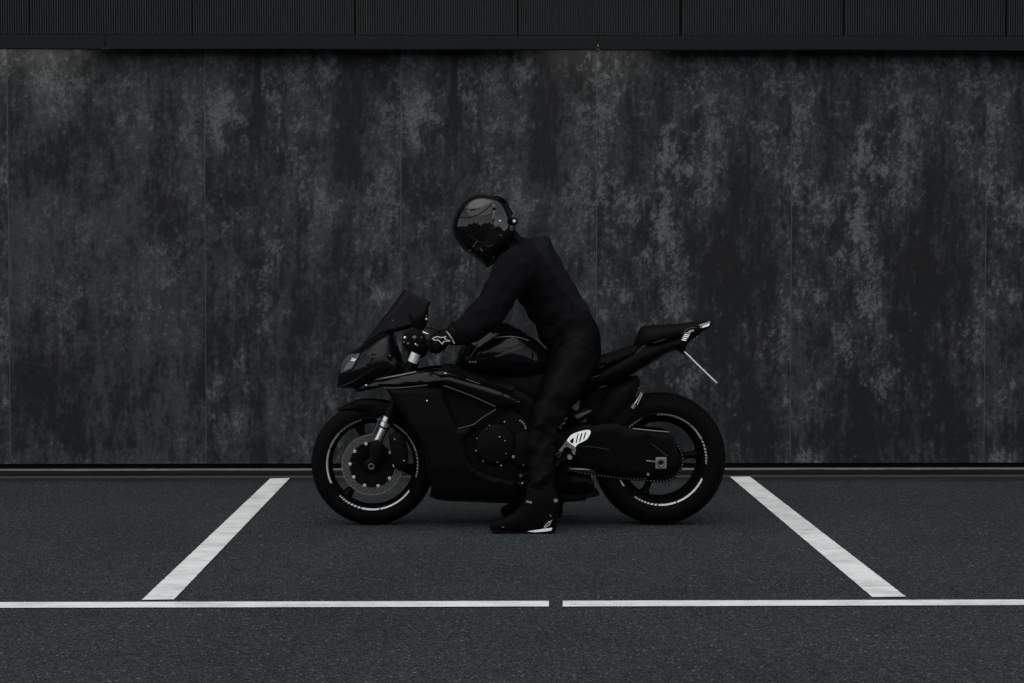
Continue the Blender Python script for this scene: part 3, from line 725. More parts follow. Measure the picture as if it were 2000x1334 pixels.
# nose and upper fairing --------------------------------------------------
nx0 = W(660, 740).x
def nosew(v):           # the nose is narrow in front and widens to the rear
    t = np.clip((v[:, 0] - nx0)/.32, 0, 1); return .34 + .66*np.sqrt(t)
nose_out = [(659,757,1),(660,742),(663,722),(670,704),(682,690),(700,679),(722,664),(745,651),(768,647,1),(774,664),(782,688),(790,708),(796,724,1),(784,738),(745,750),(712,760),(696,765,1),(690,759,1)]
NP = XZ(spline(nose_out, 4)); nose_dome = Dome(NP)
inflate('nose_fairing', nose_out, .165, M['paint'], bike, edge=.012, wfun=nosew, dome=nose_dome, step=.012, power=.55)
def on_nose(off=0.0):
    def f(x, z):
        p = np.array([(x, z)]); return float(-(.012 + nose_dome(p, .55)[0]*.165*nosew(p)[0]) - off)
    return f
panel('headlight', [(664,731,1),(664.5,718),(670,704),(681,692.5),(692,690),(704,689,1),(698,703),(688,719,1)], on_nose(.0015), M['lens'], bike, Yn=-.05, roll=.002, rollr=.006, step=.006, thick=.003)
panel('headlight_bezel', [(664,731,1),(688,719.5,1),(697,704),(705,687,1),(707,688,1),(699,706),(690,721.5,1),(664.5,733.5,1)], on_nose(.003), M['matt'], bike, Yn=-.05, roll=.001, rollr=.003, step=.006, thick=.004)
panel('headlight_glint', [(686.5,696,1),(690,699.5,1),(697,700,1),(693.5,705,1),(685,703.5,1),(687.5,701.5,1),(692.5,702.5,1),(688.5,700.5,1)], on_nose(.0042), M['white'], bike, Yn=-.06, roll=0, rollr=.001, step=.004, thick=.0012, k=1)  # bright reflection on the headlight, painted as a white notched mark
panel('air_intake_rib', [(706,700),(716,691),(733,688),(738,691),(722,695),(712,701)], on_nose(.004), M['paint'], bike, Yn=-.1, roll=.003, rollr=.006, step=.008)
panel('air_intake_rib', [(707,718),(716,712),(724,698),(734,692),(728,704),(718,717)], on_nose(.004), M['paint'], bike, Yn=-.1, roll=.003, rollr=.006, step=.008)
MB().lathe(W(762,694,-.14).x, W(762,694,-.14).z, [(0,-.166),(.005,-.166),(.005,-.15)], seg=10).build('fairing_screw', M['dark_steel'], bike)
# windscreen: curved tinted shell
scr = [(702,679,1),(722,655),(745,625),(770,592),(789,567),(792,566,1),(815,578),(841,591,1),(833,606),(826,622),(814,632,1),(795,638),(772,644.5),(745,653)]
SP = XZ(spline(scr, 3)); sdome = Dome(SP)
SPB = SP
def scr_w(v):
    # distance below the front edge line (from the lower tip to the upper tip) sets the half width
    a = SP[np.argmin(SP[:, 0])]; b_ = SP[np.argmax(SP[:, 1])]; dd = (b_-a)/np.linalg.norm(b_-a); nn = np.array((dd[1], -dd[0]))
    d = np.clip((v - a) @ nn, 0, None); s = np.clip((v - a) @ dd, 0, 1)
    return np.minimum(.155, .012 + .62*np.sqrt(d*.06)) * (.55 + .45*np.clip(s/.2, 0, 1))
v, f = triangulate(SP, .012); h = scr_w(v); n_ = len(v)
vs = [(a[0], -q, a[1]) for a, q in zip(v, h)] + [(a[0], q, a[1]) for a, q in zip(v, h)]
fs = list(f) + [tuple(i+n_ for i in t[::-1]) for t in f]
a = SP[np.argmin(SP[:, 0])]; b_ = SP[np.argmax(SP[:, 1])]
dd = (b_-a)/np.linalg.norm(b_-a); nn = np.array((dd[1], -dd[0]))
for p, q in boundary(f):
    if abs((v[p]-a) @ nn) < .012 and abs((v[q]-a) @ nn) < .012: fs.append((q, p, p+n_, q+n_))
me = fixn(mesh(vs, fs, 'windscreen')); o = link('windscreen', me, None, None, 60); under(o, bike)
sm, nt, N, L, b = newmat('smoked_acrylic'); b.inputs['Base Color'].default_value = (.0055, .0055, .0085, 1); b.inputs['Roughness'].default_value = .06; b.inputs['Specular IOR Level'].default_value = .09
nz = N.new('ShaderNodeTexNoise'); nz.inputs['Scale'].default_value = 12; mrr = N.new('ShaderNodeMapRange'); mrr.inputs['To Min'].default_value = .04; mrr.inputs['To Max'].default_value = .10; L.new(nz.outputs[0], mrr.inputs['Value']); L.new(mrr.outputs[0], b.inputs['Roughness'])
tr = N.new('ShaderNodeBsdfTransparent'); tr.inputs[0].default_value = (.16, .16, .19, 1); mxs = N.new('ShaderNodeMixShader'); mxs.inputs[0].default_value = .90
L.new(tr.outputs[0], mxs.inputs[1]); L.new(b.outputs[0], mxs.inputs[2]); L.new(mxs.outputs[0], N['Material Output'].inputs['Surface'])
me.materials.append(sm); md = o.modifiers.new('s', 'SOLIDIFY'); md.thickness = .003
for (bx, by) in ((765.5, 627.5), (811, 608.5)):
    w = W(bx, by, -.13); q = scr_w(np.array([(w.x, w.z)]))[0]
    MB().ball((w.x, -q-.001, w.z), .0045, .003, .0045, 10, 6).build('screen_screw', M['dark_steel'], bike)
# trim below the screen, along the nose top
panel('screen_trim', [(703,680,1),(745,653),(790,640),(816,632,1),(812,636,1),(790,645),(768,650),(740,660),(712,677)], on_nose(.006), M['matt'], bike, Yn=-.1, roll=.002, rollr=.005, step=.012)
# instruments and bars behind the screen
inflate('instrument_cluster', [(798,612,1),(828,598,1),(836,606),(834,630),(826,644),(808,640)], .03, M['plastic'], bike, edge=.07, step=.03)
inflate('triple_clamp', [(796,682,1),(826,668,1),(838,676),(832,694),(812,700),(800,696)], .01, M['frame'], bike, edge=.07, step=.03)
inflate('fairing_stay', [(790,652),(800,645),(812,640),(826,650),(832,668),(826,682),(806,690),(794,684),(786,668)], .012, M['plastic'], bike, Yc=-.07, edge=.02, step=.02)
for (bx, by, br, bm_) in ((791,660,.0085,'steel'), (789,668,.004,'alu_grey'), (797,671,.005,'alu_grey'), (810,660,.012,'dark_steel'), (823,659,.004,'alu_grey'), (833,623.5,.006,'steel'), (833,617.5,.004,'dark_steel'), (814,703,.005,'alu_grey')):
    w = W(bx, by, -.11); MB().ball((w.x, -.11, w.z), br, br*.6, br, 12, 8).build('cockpit_bolt', M[bm_], bike)
# side fairing with its arrow-shaped cut-out ------------------------------
def side_y(x, z):
    # widest along a crease that falls from the tip towards the rear
    zc = W(690, 764, -.2).z - .0*(x) ; xx = (x - W(690, 760, -.2).x)
    wx = -.07 - .155*min(1, max(0, xx/.42))**.6
    crease = W(690, 760, -.2).z + .045*math.sin(min(1, xx/.5)*math.pi/2) - max(0, xx-.45)*.30
    dz = z - crease
    return wx + (.9*dz*dz/.09 + .42*max(0, dz) if dz > 0 else .30*abs(dz) if abs(dz) < .03 else .009 + .10*(abs(dz)-.03))
upper = [(690,770,1),(697,757),(727,743,1),(770,735),(812,726),(850,720),(885,724),(915,737),(955,752),(1000,772),(1018,786,1),(1000,795),(968,795,1),(925,775),(868,752,1),(840,752),(800,755),(770,758),(748,757),(722,763)]
panel('side_fairing', upper, side_y, M['paint'], bike, Yn=-.2, roll=.012, rollr=.016, step=.014, thick=.006)
panel('fairing_highlight', [(727,742.2,1),(770,734.2),(812,725.6,1),(812,727.6,1),(770,736.8),(727,744.8,1)], lambda x, z: side_y(x, z)-.001, M['alu_grey'], bike, Yn=-.2, roll=.001, rollr=.002, step=.01, thick=.003)  # painted highlight: pale strip along the upper edge of the side fairing
lower = [(752,757,1),(800,755),(866,755,1),(872,785),(893,837,1),(930,824),(968,799,1),(974,802,1),(945,824),(926,840),(908,858),(914,895),(935,922),(985,938),(1010,945),(1012,977,1),(900,977),(862,976),(847,969),(841,952),(834,925),(829,890),(817,855),(797,825),(772,790)]
def low_y(x, z): return -.215 + .32*max(0, .30-z) + .10*max(0, (z-.5))
panel('lower_fairing', lower, low_y, M['matt'], bike, Yn=-.2, roll=.016, rollr=.018, step=.02, thick=.006)
panel('belly_pan', [(1008,944,1),(1060,925),(1120,930),(1157,937),(1161,955),(1152,969),(1120,971),(1010,977,1)], lambda x, z: -.175 + .5*max(0, .22-z), M['matt'], bike, Yn=-.18, roll=.02, rollr=.02, step=.02, thick=.006)
inflate('belly_floor', [(850,958),(1000,962),(1150,955),(1150,966),(1000,973),(870,972)], .01, M['matt'], bike, edge=.13, step=.04)
for pts in (((866,752.5),(890,761),(925,774.5),(967,794)), ((968.5,799.5),(945,814),(925,829),(908,834),(894,837)), ((748,757.5),(770,758.5),(800,756),(835,752))):
    for sg in (1, -1):
        P3 = []
        for a_ in pts:
            w = W(*a_, -.2); P3.append((w.x, sg*(min(side_y(w.x, w.z), low_y(w.x, w.z) + .004) if a_[1] < 797 else low_y(w.x, w.z) + .006), w.z))
        MB().tube(P3, .0030, 8).build('fairing_edge_bead', M['helmet'], bike)
# recess behind the cut-out
panel('fairing_inner', [(835,745,1),(985,745,1),(985,850,1),(835,850,1)], lambda x, z: -.165, M['engine'], bike, Yn=-.17, roll=0, step=.05, k=1)
for (bx, by) in ((873, 801.5), (880.5, 816)):
    w = W(bx, by, -.17); MB().lathe(w.x, w.z, [(0, -.1715), (.0035, -.1720), (.0035, -.1700)], seg=10).build('recess_screw', M['steel'], bike)
    MB().lathe(w.x, w.z, [(.0048, -.1700), (.0058, -.1725), (.0070, -.1700)], seg=14).build('recess_washer', M['dark_steel'], bike)
for (bx, by, r_) in ((713, 755, .006), (870, 729.5, .006), (834, 783, .005)):
    w = W(bx, by, -.2); y = side_y(w.x, w.z) if by < 770 else low_y(w.x, w.z); MB().ball((w.x, y-.0005, w.z), r_, .003, r_, 12, 6).build('fairing_screw', M['steel'], bike)
# tiny printed lettering row under the tank
for i in range(6):
    x0_ = 911 + i*4.4; y0_ = 739.5 + i*1.6
    panel('lettering', [(x0_,y0_,1),(x0_+2.8,y0_+1.0,1),(x0_+2.6,y0_+2.0,1),(x0_-.2,y0_+1.0,1)], lambda x, z: side_y(x, z)-.0012, M['grey_print'], bike, Yn=-.2, roll=0, step=.01, k=1, thick=.001)
# frame beam, tank, airbox
fy = lambda x, z: -.165 + .25*max(0, z-.72)
panel('frame_beam', [(862,716),(905,722),(950,737),(1005,757),(1050,782),(1090,830),(1105,880),(1092,915),(1062,905),(1040,850),(1000,800),(940,770),(880,745)], fy, M['frame'], bike, Yn=-.17, roll=.02, rollr=.02, step=.02, thick=.03)
panel('frame_cover', [(948,737,1),(960,735),(1003,750),(1006,758),(995,762),(952,744)], lambda x, z: fy(x, z)-.012+.9*(z-.68), M['matt'], bike, Yn=-.18, roll=.006, rollr=.008, step=.012)
inflate('airbox', [(862,716),(905,712),(1000,715),(1080,712),(1118,720),(1120,790),(1060,815),(980,790),(900,755)], .05, M['plastic'], bike, edge=.06, step=.04)
tank_out = [(890,712),(898,686),(912,664),(935,647),(962,634),(990,631.5),(1014,640),(1040,658),(1068,684),(1088,708),(1085,728),(1050,738),(1000,742),(950,736),(910,728)]
inflate('fuel_tank', tank_out, .165, M['paint'], bike, edge=.01, step=.012, power=.48)
tdome = Dome(XZ(spline(tank_out, 4)))
def on_tank(off):
    return lambda x, z: float(-(.01 + tdome(np.array([(x, z)]), .48)[0]*.165) - off)
panel('tank_side_cover', [(957,698,1),(975,690),(1000,680),(1020,674.5),(1042,672,1),(1043,690),(1040,712,1),(1010,717),(985,712),(965,704)], on_tank(.003), M['paint'], bike, Yn=-.15, roll=.004, rollr=.008, step=.012)
panel('tank_highlight', [(964,659.6,1),(980,657),(998,656.2),(1016,658.8),(1033,664.5,1),(1032,666,1),(1016,660.2),(998,657.6),(980,658.4)], on_tank(.002), M['alu_grey'], bike, Yn=-.13, roll=.001, rollr=.002, step=.01, thick=.003)  # highlight along the tank's upper edge, put in as a grey strip
panel('knee_panel', [(974,730,1),(996,725),(1020,722),(1041,720,1),(1036,733,1),(1016,732),(996,730)], on_tank(.006), M['matt'], bike, Yn=-.15, roll=.004, rollr=.008, step=.012)
for x0_, w_ in ((916, 4.2), (922.5, 2.2), (926.5, 4)):
    panel('lettering', [(x0_,705.6,1),(x0_+w_,705.2,1),(x0_+w_,708.2,1),(x0_,709,1)], on_tank(.0015), M['grey_print'], bike, Yn=-.15, roll=0, step=.01, k=1, thick=.001)
w0, w1 = W(925.5, 673.5, -.16), W(913, 697, -.16)
MB().tube([w0, w1], [.0145, .0135], 16).build('fork_reservoir', M['frame'], bike); MB().ball(W(926, 672, -.165), .012, .012, .012).build('reservoir_cap', M['alu_grey'], bike)
MB().tube([W(933,671,-.17), W(930,680,-.18), W(924,689,-.18), W(915,700,-.17)], .0022, 6).build('clutch_cable', M['dark_steel'], bike)
MB().tube([W(938,687,-.17), W(933,692,-.17)], .0022, 6).build('clip', M['dark_steel'], bike)
# seat and tail -----------------------------------------------------------
inflate('rider_seat', [(1080,712),(1110,702),(1150,699),(1190,690),(1240,674),(1245,690),(1200,712),(1150,728),(1100,730)], .115, M['seat'], bike, edge=.03, step=.018, power=.4)
inflate('seat_cowl', [(1236,676,1),(1246,652),(1254,638.5),(1275,635),(1300,633.5),(1330,632),(1360,628),(1389,626,1),(1392,629,1),(1384,639),(1372,646),(1345,656),(1300,670),(1262,684)], .085, M['plastic'], bike, edge=.02, step=.014, power=.5)
inflate('tail_unit', [(1130,735),(1180,706),(1240,675),(1300,662),(1345,651),(1372,645,1),(1366,652),(1345,667),(1334,684),(1318,683,1),(1300,691),(1272,708),(1250,720),(1215,741),(1172,757),(1130,782),(1104,790),(1100,760)], .105, M['matt'], bike, edge=.02, step=.015, power=.5)
tail_y = lambda q: (lambda x, z: -q)
for a_, b_, q in (((1169,757.5),(1185,753.5),.125), ((1169,719),(1184,713),.125), ((1242,691),(1252,681),.118), ((1252,679),(1262,675),.112), ((1277,670),(1299,662.5),.10), ((1150,739),(1172,733),.13)):
    MB().tube([W(*a_, -q), W((a_[0]+b_[0])/2, (a_[1]+b_[1])/2-.3, -q-.001), W(*b_, -q)], [.0012, .0022, .0012], 6).build('tail_crease', M['dark_steel'], bike)
MB().ball(W(1245, 701, -.115), .007, .004, .003, 10, 6).build('tail_screw', M['dark_steel'], bike)
# tail light
for sg in (1, -1):
    for out, q, mm in (([(1362,640,1),(1365,634.5,1),(1387,627.5,1),(1388.5,629.5,1),(1370,637,1),(1369,640.5,1)], .066, 'clear_lens'), ([(1371,640.5,1),(1372,637.2,1),(1386.5,631,1),(1385,636.5,1)], .070, 'alu')):
        o = plate('tail_light_lens', out, -q, .01, M[mm], bike, tilt=.25)
        if sg < 0: o.scale.y = -1
    inflate('indicator_housing', [(1330,664),(1334,653),(1344,645),(1357,643),(1356,650),(1347,659),(1338,667)], .014, M['plastic'], bike, Yc=-.062*sg, edge=.012, step=.02)
    for i in range(5):
        t = i/4; xa, ya = 1331+4.5*(1-t)*2.2, 666-18*t if False else 0
    for i in range(5):
        y0_ = 664.2 - i*3.4; x0_ = 1331.2 + i*1.7; ln = 8.5 + (1.5 if i > 1 else 0)
        o = plate('indicator_slat', [(x0_,y0_,1),(x0_+ln,y0_+1.6,1),(x0_+ln+.6,y0_-.1,1),(x0_+.6,y0_-1.9,1)], -.094, .004, M['alu'] if i < 4 else M['clear_lens'], bike, tilt=.5)
        if sg < 0: o.scale.y = -1
    o = plate('indicator_slat', [(1342,649,1),(1348,645,1),(1355,643.5,1),(1356,646.5,1),(1350,648.5,1),(1344,652,1)], -.093, .004, M['clear_lens'], bike, tilt=.4)
    if sg < 0: o.scale.y = -1
MB().tube([W(1331,652,-.085), W(1340,644,-.083), W(1349,640,-.08), W(1360,640,-.07)], .0018, 6).build('tail_light_edge', M['dark_steel'], bike)
inflate('plate_bracket', [(1318,680,1),(1332,676),(1342,690),(1336,694,1),(1328,688)], .02, M['plastic'], bike, edge=.03, step=.03)
# number plate, seen edge-on from the side
pa, pb = W(1336, 687.5), W(1396.5, 746); dv = (pb - pa).normalized(); up_ = Vector((dv.z, 0, -dv.x)); up_ = up_ if up_.z > 0 else -up_
hw = .09; t_ = .0022; vs = []
for c in (pa, pb):
    for y in (-hw, hw):
        vs += [c + up_*t_ + Vector((0, y, 0)), c - up_*t_ + Vector((0, y, 0))]
MB().add(vs, [(0,2,6,4),(1,5,7,3),(0,4,5,1),(2,3,7,6),(0,1,3,2),(4,6,7,5)]).build('number_plate', M['alu'], bike, 0)
pe = [W(1338, 688, -.092), W(1352, 704, -.092), W(1396, 745.5, -.092)]
MB().tube([W(1336.5,687,-.093), W(1345,694.5,-.093), W(1360,710,-.093), W(1396,745,-.093)], [.0032, .0042, .003, .0016], 8).build('plate_edge_trim', M['alu'], bike)
MB().ball(W(1398, 746.5, -.09), .003).build('plate_clip', M['white'], bike)
# engine, gearbox covers --------------------------------------------------
inflate('engine_block', [(850,790),(900,765),(980,775),(1060,800),(1100,850),(1110,910),(1080,940),(1000,955),(900,955),(855,940),(848,860)], .05, M['engine'], bike, edge=.12, step=.03)
def cover(name, px, py, r, y0, y1, m='engine', seg=40):
    w = W(px, py, y1); return MB().lathe(w.x, w.z, [(0, y1), (r*.80, y1), (r*.93, y1+.006), (r, y1+.016), (r, y0)], seg=seg).build(name, M[m], bike)
cover('generator_cover', 968, 868, .100, -.12, -.195)
cover('sprocket_cover', 1030, 880, .095, -.12, -.185)
for (bx, by, r_) in ((985.5,824,.0042), (955.7,831,.003), (951,838,.0025), (976,853.5,.0042), (932,856.5,.0035), (930,880.5,.004), (944,901,.0034), (986.5,861,.0036), (988.5,886,.0030), (971.5,903,.003), (979,909.5,.0045), (1022,908,.0028), (1020.5,944,.005)):
    w = W(bx, by, -.20); MB().ball((w.x, -.2, w.z), r_, .004, r_, 10, 6).build('cover_bolt', M['steel'], bike)
w = W(1002.5, 892, -.2); MB().lathe(w.x, w.z, [(0, -.2005), (.0065, -.2005), (.0075, -.197)], seg=16).build('oil_sight_glass', M['grey_print'], bike)
w = W(992, 845, -.19); cx_, cz_ = w.x, w.z
tm = MB()
for i in range(5):
    a = R(-62 + i*13); c = W(1006, 838, -.195)
    p = Vector((c.x + .052*math.cos(a), -.197, c.z - .052*math.sin(a) - .006)); tm.ball(p, .0062, .003, .0045, 8, 5)
tm.build('cover_timing_ring', M['alu_grey'], bike)
# exhaust under the engine and radiators in front
MB().tube([W(860,850,0), W(862,930,.0), W(900,962,.02), W(1050,962,.05), W(1140,950,.10)], [.03, .035, .045, .06, .07], 16).build('exhaust', M['engine'], bike)
MB().box(W(845,800).x-.03, W(870,800).x, -.15, .15, W(860,900).z, W(860,775).z).build('radiator', M['engine'], bike)
# rearset, heel guard, pegs ----------------------------------------------
hg = [(1107,861,1),(1112,854),(1117.6,849),(1127,845),(1141.5,841.2),(1150.5,840.6),(1154,842.8),(1153,848),(1149,855),(1145,859.5),(1137,863.6),(1128,868),(1124,873.5,1)]
slots = [[(1128.4,848.8),(1130.2,849.4),(1126.4,865),(1124.4,865)], [(1136,847),(1138,847.6),(1133.6,862),(1131.4,861.6)], [(1143.4,845.2),(1145.4,845.8),(1141.4,858),(1139.4,857.6)], [(1119.6,856),(1121,857.6),(1119,866.5),(1113,862)]]
for sg in (1, -1):
    o = plate('heel_guard', hg, -.245, .004, M['alu'], bike, k=2, holes=slots, tilt=.30)
    p2 = plate('rearset_bracket', [(1091,880,1),(1098,872),(1106,861,1),(1125,874,1),(1123,889,1),(1117,884),(1116,877),(1107,872.5),(1100,877),(1098,884,1)], -.24, .010, M['alu_grey'], bike, k=2)
    if sg < 0:
        for q in (o, p2): q.scale.y = -1
for (bx, by, r_, m_) in ((1108,867,.0052,'dark_steel'), (1119.3,877,.0052,'dark_steel')):
    w = W(bx, by, -.25); MB().ball((w.x, -.247, w.z), r_, .004, r_, 12, 6).build('rearset_bolt', M[m_], bike)
for (bx, by, r_) in ((1090.5,889,.0115), (1086.3,905,.0115)):
    w = W(bx, by, -.25); MB().lathe(w.x, w.z, [(0,-.243),(r_*.78,-.244),(r_*.86,-.2475),(r_,-.2465),(r_,-.22)], seg=24).build('pivot_boss', M['frame'], bike)
    MB().lathe(w.x, w.z, [(r_*.86,-.2480),(r_*.97,-.2478)], seg=24).build('pivot_ring', M['alu_grey'], bike, 0)
w = W(1112, 893, -.25)
MB().tube([(w.x, -.20, w.z), (w.x, -.30, w.z+.004)], .011, 12).build('foot_peg', M['alu_grey'], bike); MB().tube([(w.x, .20, w.z), (w.x, .30, w.z+.004)], .011, 12).build('foot_peg', M['alu_grey'], bike)
MB().tube([W(1112,895,-.255), W(1075,905,-.255), W(1040,922,-.255), W(1019,929,-.25)], [.006, .005, .005, .006], 8).build('gear_lever', M['frame'], bike)
w = W(1017, 928, -.26); MB().tube([(w.x, -.245, w.z), (w.x, -.285, w.z)], .0075, 12).build('gear_lever_tip', M['dark_steel'], bike)
panel('footrest_hanger', [(1085,880),(1100,868),(1125,872),(1128,890),(1115,905),(1090,915),(1078,905)], lambda x, z: -.205, M['frame'], bike, Yn=-.2, roll=.01, rollr=.012, step=.02, thick=.02)
# swingarm, chain, rear axle ---------------------------------------------
sw = [(1085,868),(1120,848),(1160,832),(1200,828),(1237,838),(1275,841),(1305,845),(1318,858),(1322,880),(1326,898),(1320,918),(1292,930),(1250,934),(1200,928),(1150,917),(1100,908),(1082,890)]
panel('swingarm', sw, lambda x, z: -.130, M['frame'], bike, Yn=-.13, roll=.012, rollr=.014, step=.025, thick=.026)
inflate('swingarm_bridge', [(1085,850),(1130,828),(1165,835),(1160,900),(1110,908),(1082,890)], .02, M['frame'], bike, edge=.09, step=.03)
MB().tube([W(1236,837.2,-.128), W(1270,840.6,-.13), W(1306,844,-.128)], .0030, 8).build('swingarm_edge', M['alu_grey'], bike)
MB().tube([W(1272,866,-.13), W(1305,892,-.13)], .0014, 6).build('swingarm_highlight', M['dark_steel'], bike)  # this line and the next are painted highlights on the swingarm
MB().tube([W(1132,871,-.135), W(1160,873,-.136), W(1190,878,-.136)], .0014, 6).build('swingarm_highlight', M['dark_steel'], bike)
inflate('inner_mudguard', [(1150,802),(1166,794),(1178,772),(1192,752),(1215,742),(1242,733),(1249,748),(1240,772),(1226,800),(1200,830),(1150,840)], .05, M['plastic'], bike, edge=.02, step=.03)
inflate('shock_linkage', [(1096,800),(1115,790),(1128,800),(1140,795),(1175,790),(1150,812),(1120,830),(1098,835)], .02, M['frame'], bike, edge=.04, step=.03)
w = W(1124.5, 795, -.1); MB().lathe(w.x, w.z, [(0,-.1),(.016,-.1),(.018,-.094),(.018,-.05)], seg=20).build('shock_knob', M['dark_steel'], bike)
panel('swingarm_plate', [(1122,812,1),(1153,800,1),(1156,803,1),(1128,818,1)], lambda x, z: -.118, M['dark_steel'], bike, Yn=-.12, roll=0, step=.02, k=1)
for pp in ([(1096,818,1),(1103,816.5,1),(1103.5,821,1),(1096.5,822.5,1)], [(1096,828,1),(1103.5,823.5,1),(1104,828,1),(1097,829.5,1)], [(1103,817,1),(1109,815,1),(1108,818,1),(1103,820,1)]):
    plate('shock_clamp', pp, -.13, .006, M['dark_steel'], bike, tilt=.3)
# sprocket
w = W(1289, 904, -.095); scx, scz = rx, rz
sp = MB(); n = 45; pr = []
for i in range(n*2):
    r_ = .104 if i % 2 else .0965; a = 2*math.pi*i/(n*2); pr.append((scx + r_*math.cos(a), scz - r_*math.sin(a)))
inn = [(scx + .062*math.cos(2*math.pi*i/40), scz + .062*math.sin(2*math.pi*i/40)) for i in range(40)]
v, f = triangulate(np.array(pr), 10, [np.array(inn)]); n_ = len(v)
o = MB().add([(p[0], -.098, p[1]) for p in v] + [(p[0], -.092, p[1]) for p in v], list(f) + [tuple(i+n_ for i in t[::-1]) for t in f] + [(b2, a2, a2+n_, b2+n_) for a2, b2 in boundary(f)]).build('sprocket', M['frame'], None, 20)
radd(o)
radd(MB().lathe(scx, scz, [(.03,-.085),(.06,-.09),(.066,-.098),(.066,-.088),(.03,-.07)], seg=36).build('sprocket_carrier', M['frame']))
# chain: alternating link plates and rollers along the path
fcx, fcz = W(1052, 890, -.095).x, W(1052, 890, -.095).z; r1, r2 = .040, .1035
path = []
d_ = Vector((scx-fcx, scz-fcz)); L_ = d_.length; u = d_/L_; nrm = Vector((-u.y, u.x)); off = math.asin((r2-r1)/L_)
def tang(s):
    m_ = (nrm*math.cos(off) - u*math.sin(off)) if s > 0 else (-nrm*math.cos(off) - u*math.sin(off))
    return Vector((fcx, fcz)) + m_*r1, Vector((scx, scz)) + m_*r2, m_
t1, t2, mt = tang(1); b1, b2, mb_ = tang(-1)
a0 = math.atan2(mt.y, mt.x); a1 = math.atan2(mb_.y, mb_.x)
while a1 > a0: a1 -= 2*math.pi
for i in range(40): path.append(t1.lerp(t2, i/40))
for i in range(40):
    a = a0 + (a1-a0)*i/40; path.append(Vector((scx + r2*math.cos(a), scz + r2*math.sin(a))))
for i in range(40): sgm = .012*math.sin(math.pi*i/40); path.append(b2.lerp(b1, i/40) - Vector((0, sgm)))
ac = 2*math.pi - (a0-a1)
for i in range(12): a = a1 - ac*i/12; path.append(Vector((fcx + r1*math.cos(a), fcz + r1*math.sin(a))))
path.append(path[0]); cum = [0]
for p, q in zip(path, path[1:]): cum.append(cum[-1] + (q-p).length)
def at(s):
    i = min(max(np.searchsorted(cum, s) - 1, 0), len(path)-2); t = (s-cum[i])/max(1e-9, cum[i+1]-cum[i]); return path[i].lerp(path[i+1], t)
nl = int(cum[-1]/.0159); pit = cum[-1]/nl
ch = MB(); pins = MB()
for i in range(nl):
    p, q = at(i*pit), at((i+1)*pit % cum[-1]); yy = .0085 if i % 2 else .0062
    for s in (-1, 1):
        c0, c1 = Vector((p.x, -.095+s*yy, p.y)), Vector((q.x, -.095+s*yy, q.y)); e = (c1-c0)*.3
        ch.tube([c0-e, c0, (c0+c1)/2, c1, c1+e], [.003, .0068, .0052, .0068, .003], 8, lat=.0011)
    pins.tube([(p.x, -.106, p.y), (p.x, -.084, p.y)], .0026, 6)
o = ch.build('drive_chain', M['frame'], bike); o['kind'] = 'stuff'
o = pins.build('chain_pins', M['alu_grey'], bike); o['kind'] = 'stuff'
w = W(1291, 904.5, -.14)
for sg in (1, -1):
    bx = MB().box(w.x-.027, w.x+.027, -.144*sg if sg > 0 else .134, -.134 if sg > 0 else .144, w.z-.028, w.z+.028).build('axle_block', M['alu_grey'], bike, 0)
    md = bx.modifiers.new('b', 'BEVEL'); md.width = .007; md.segments = 3
MB().lathe(w.x-.001, w.z, [(.009,-.150),(.014,-.153),(.0165,-.150),(.018,-.144)], seg=24).build('axle_nut', M['dark_steel'], bike)
MB().lathe(w.x-.001, w.z, [(0,-.1475),(.0092,-.1475)], seg=16).build('axle_end', M['engine'], bike)
w = W(1265.5, 926.5, -.14); MB().lathe(w.x, w.z, [(.002,-.150),(.0048,-.1515),(.0066,-.150),(.0066,-.12)], seg=16).build('stand_bobbin', M['alu_grey'], bike)
w = W(1268, 900, -.14); MB().tube([W(1262,900,-.137), W(1281,902,-.137)], .0035, 8).build('chain_adjuster', M['alu_grey'], bike)
# rear reservoir bright bits
rp0, rp1 = W(1253, 768, -.115), W(1236, 796, -.115)
MB().tube([W(1251.5,770,-.115), W(1239.5,790,-.115)], [.010, .0125], 14).build('rear_reservoir', M['frame'], bike)
MB().tube([W(1239.5,790.5,-.115), W(1235.2,797.5,-.115)], .0105, 12).build('reservoir_foot', M['alu_grey'], bike)
for (a_, b_) in (((1252.6,766.5),(1241,788.5)), ((1254.6,769),(1244.5,791)), ((1247.5,776),(1238,790))):
    MB().tube([W(*a_, -.128), W(*b_, -.129)], .0016, 6).build('reservoir_bracket', M['alu'], bike)
MB().tube([W(1250,766.5,-.12), W(1253.5,763.5,-.12), W(1256,766,-.12)], .0022, 6).build('reservoir_loop', M['dark_steel'], bike)
MB().tube([W(1245,759,-.11), W(1254,752.5,-.11), W(1257,755.5,-.11)], [.003, .003, .002], 6).build('reservoir_clip', M['dark_steel'], bike)
inflate('rear_shock', [(1150,745),(1175,735),(1190,750),(1170,790),(1145,815),(1130,800)], .02, M['engine'], bike, edge=.03, step=.03)
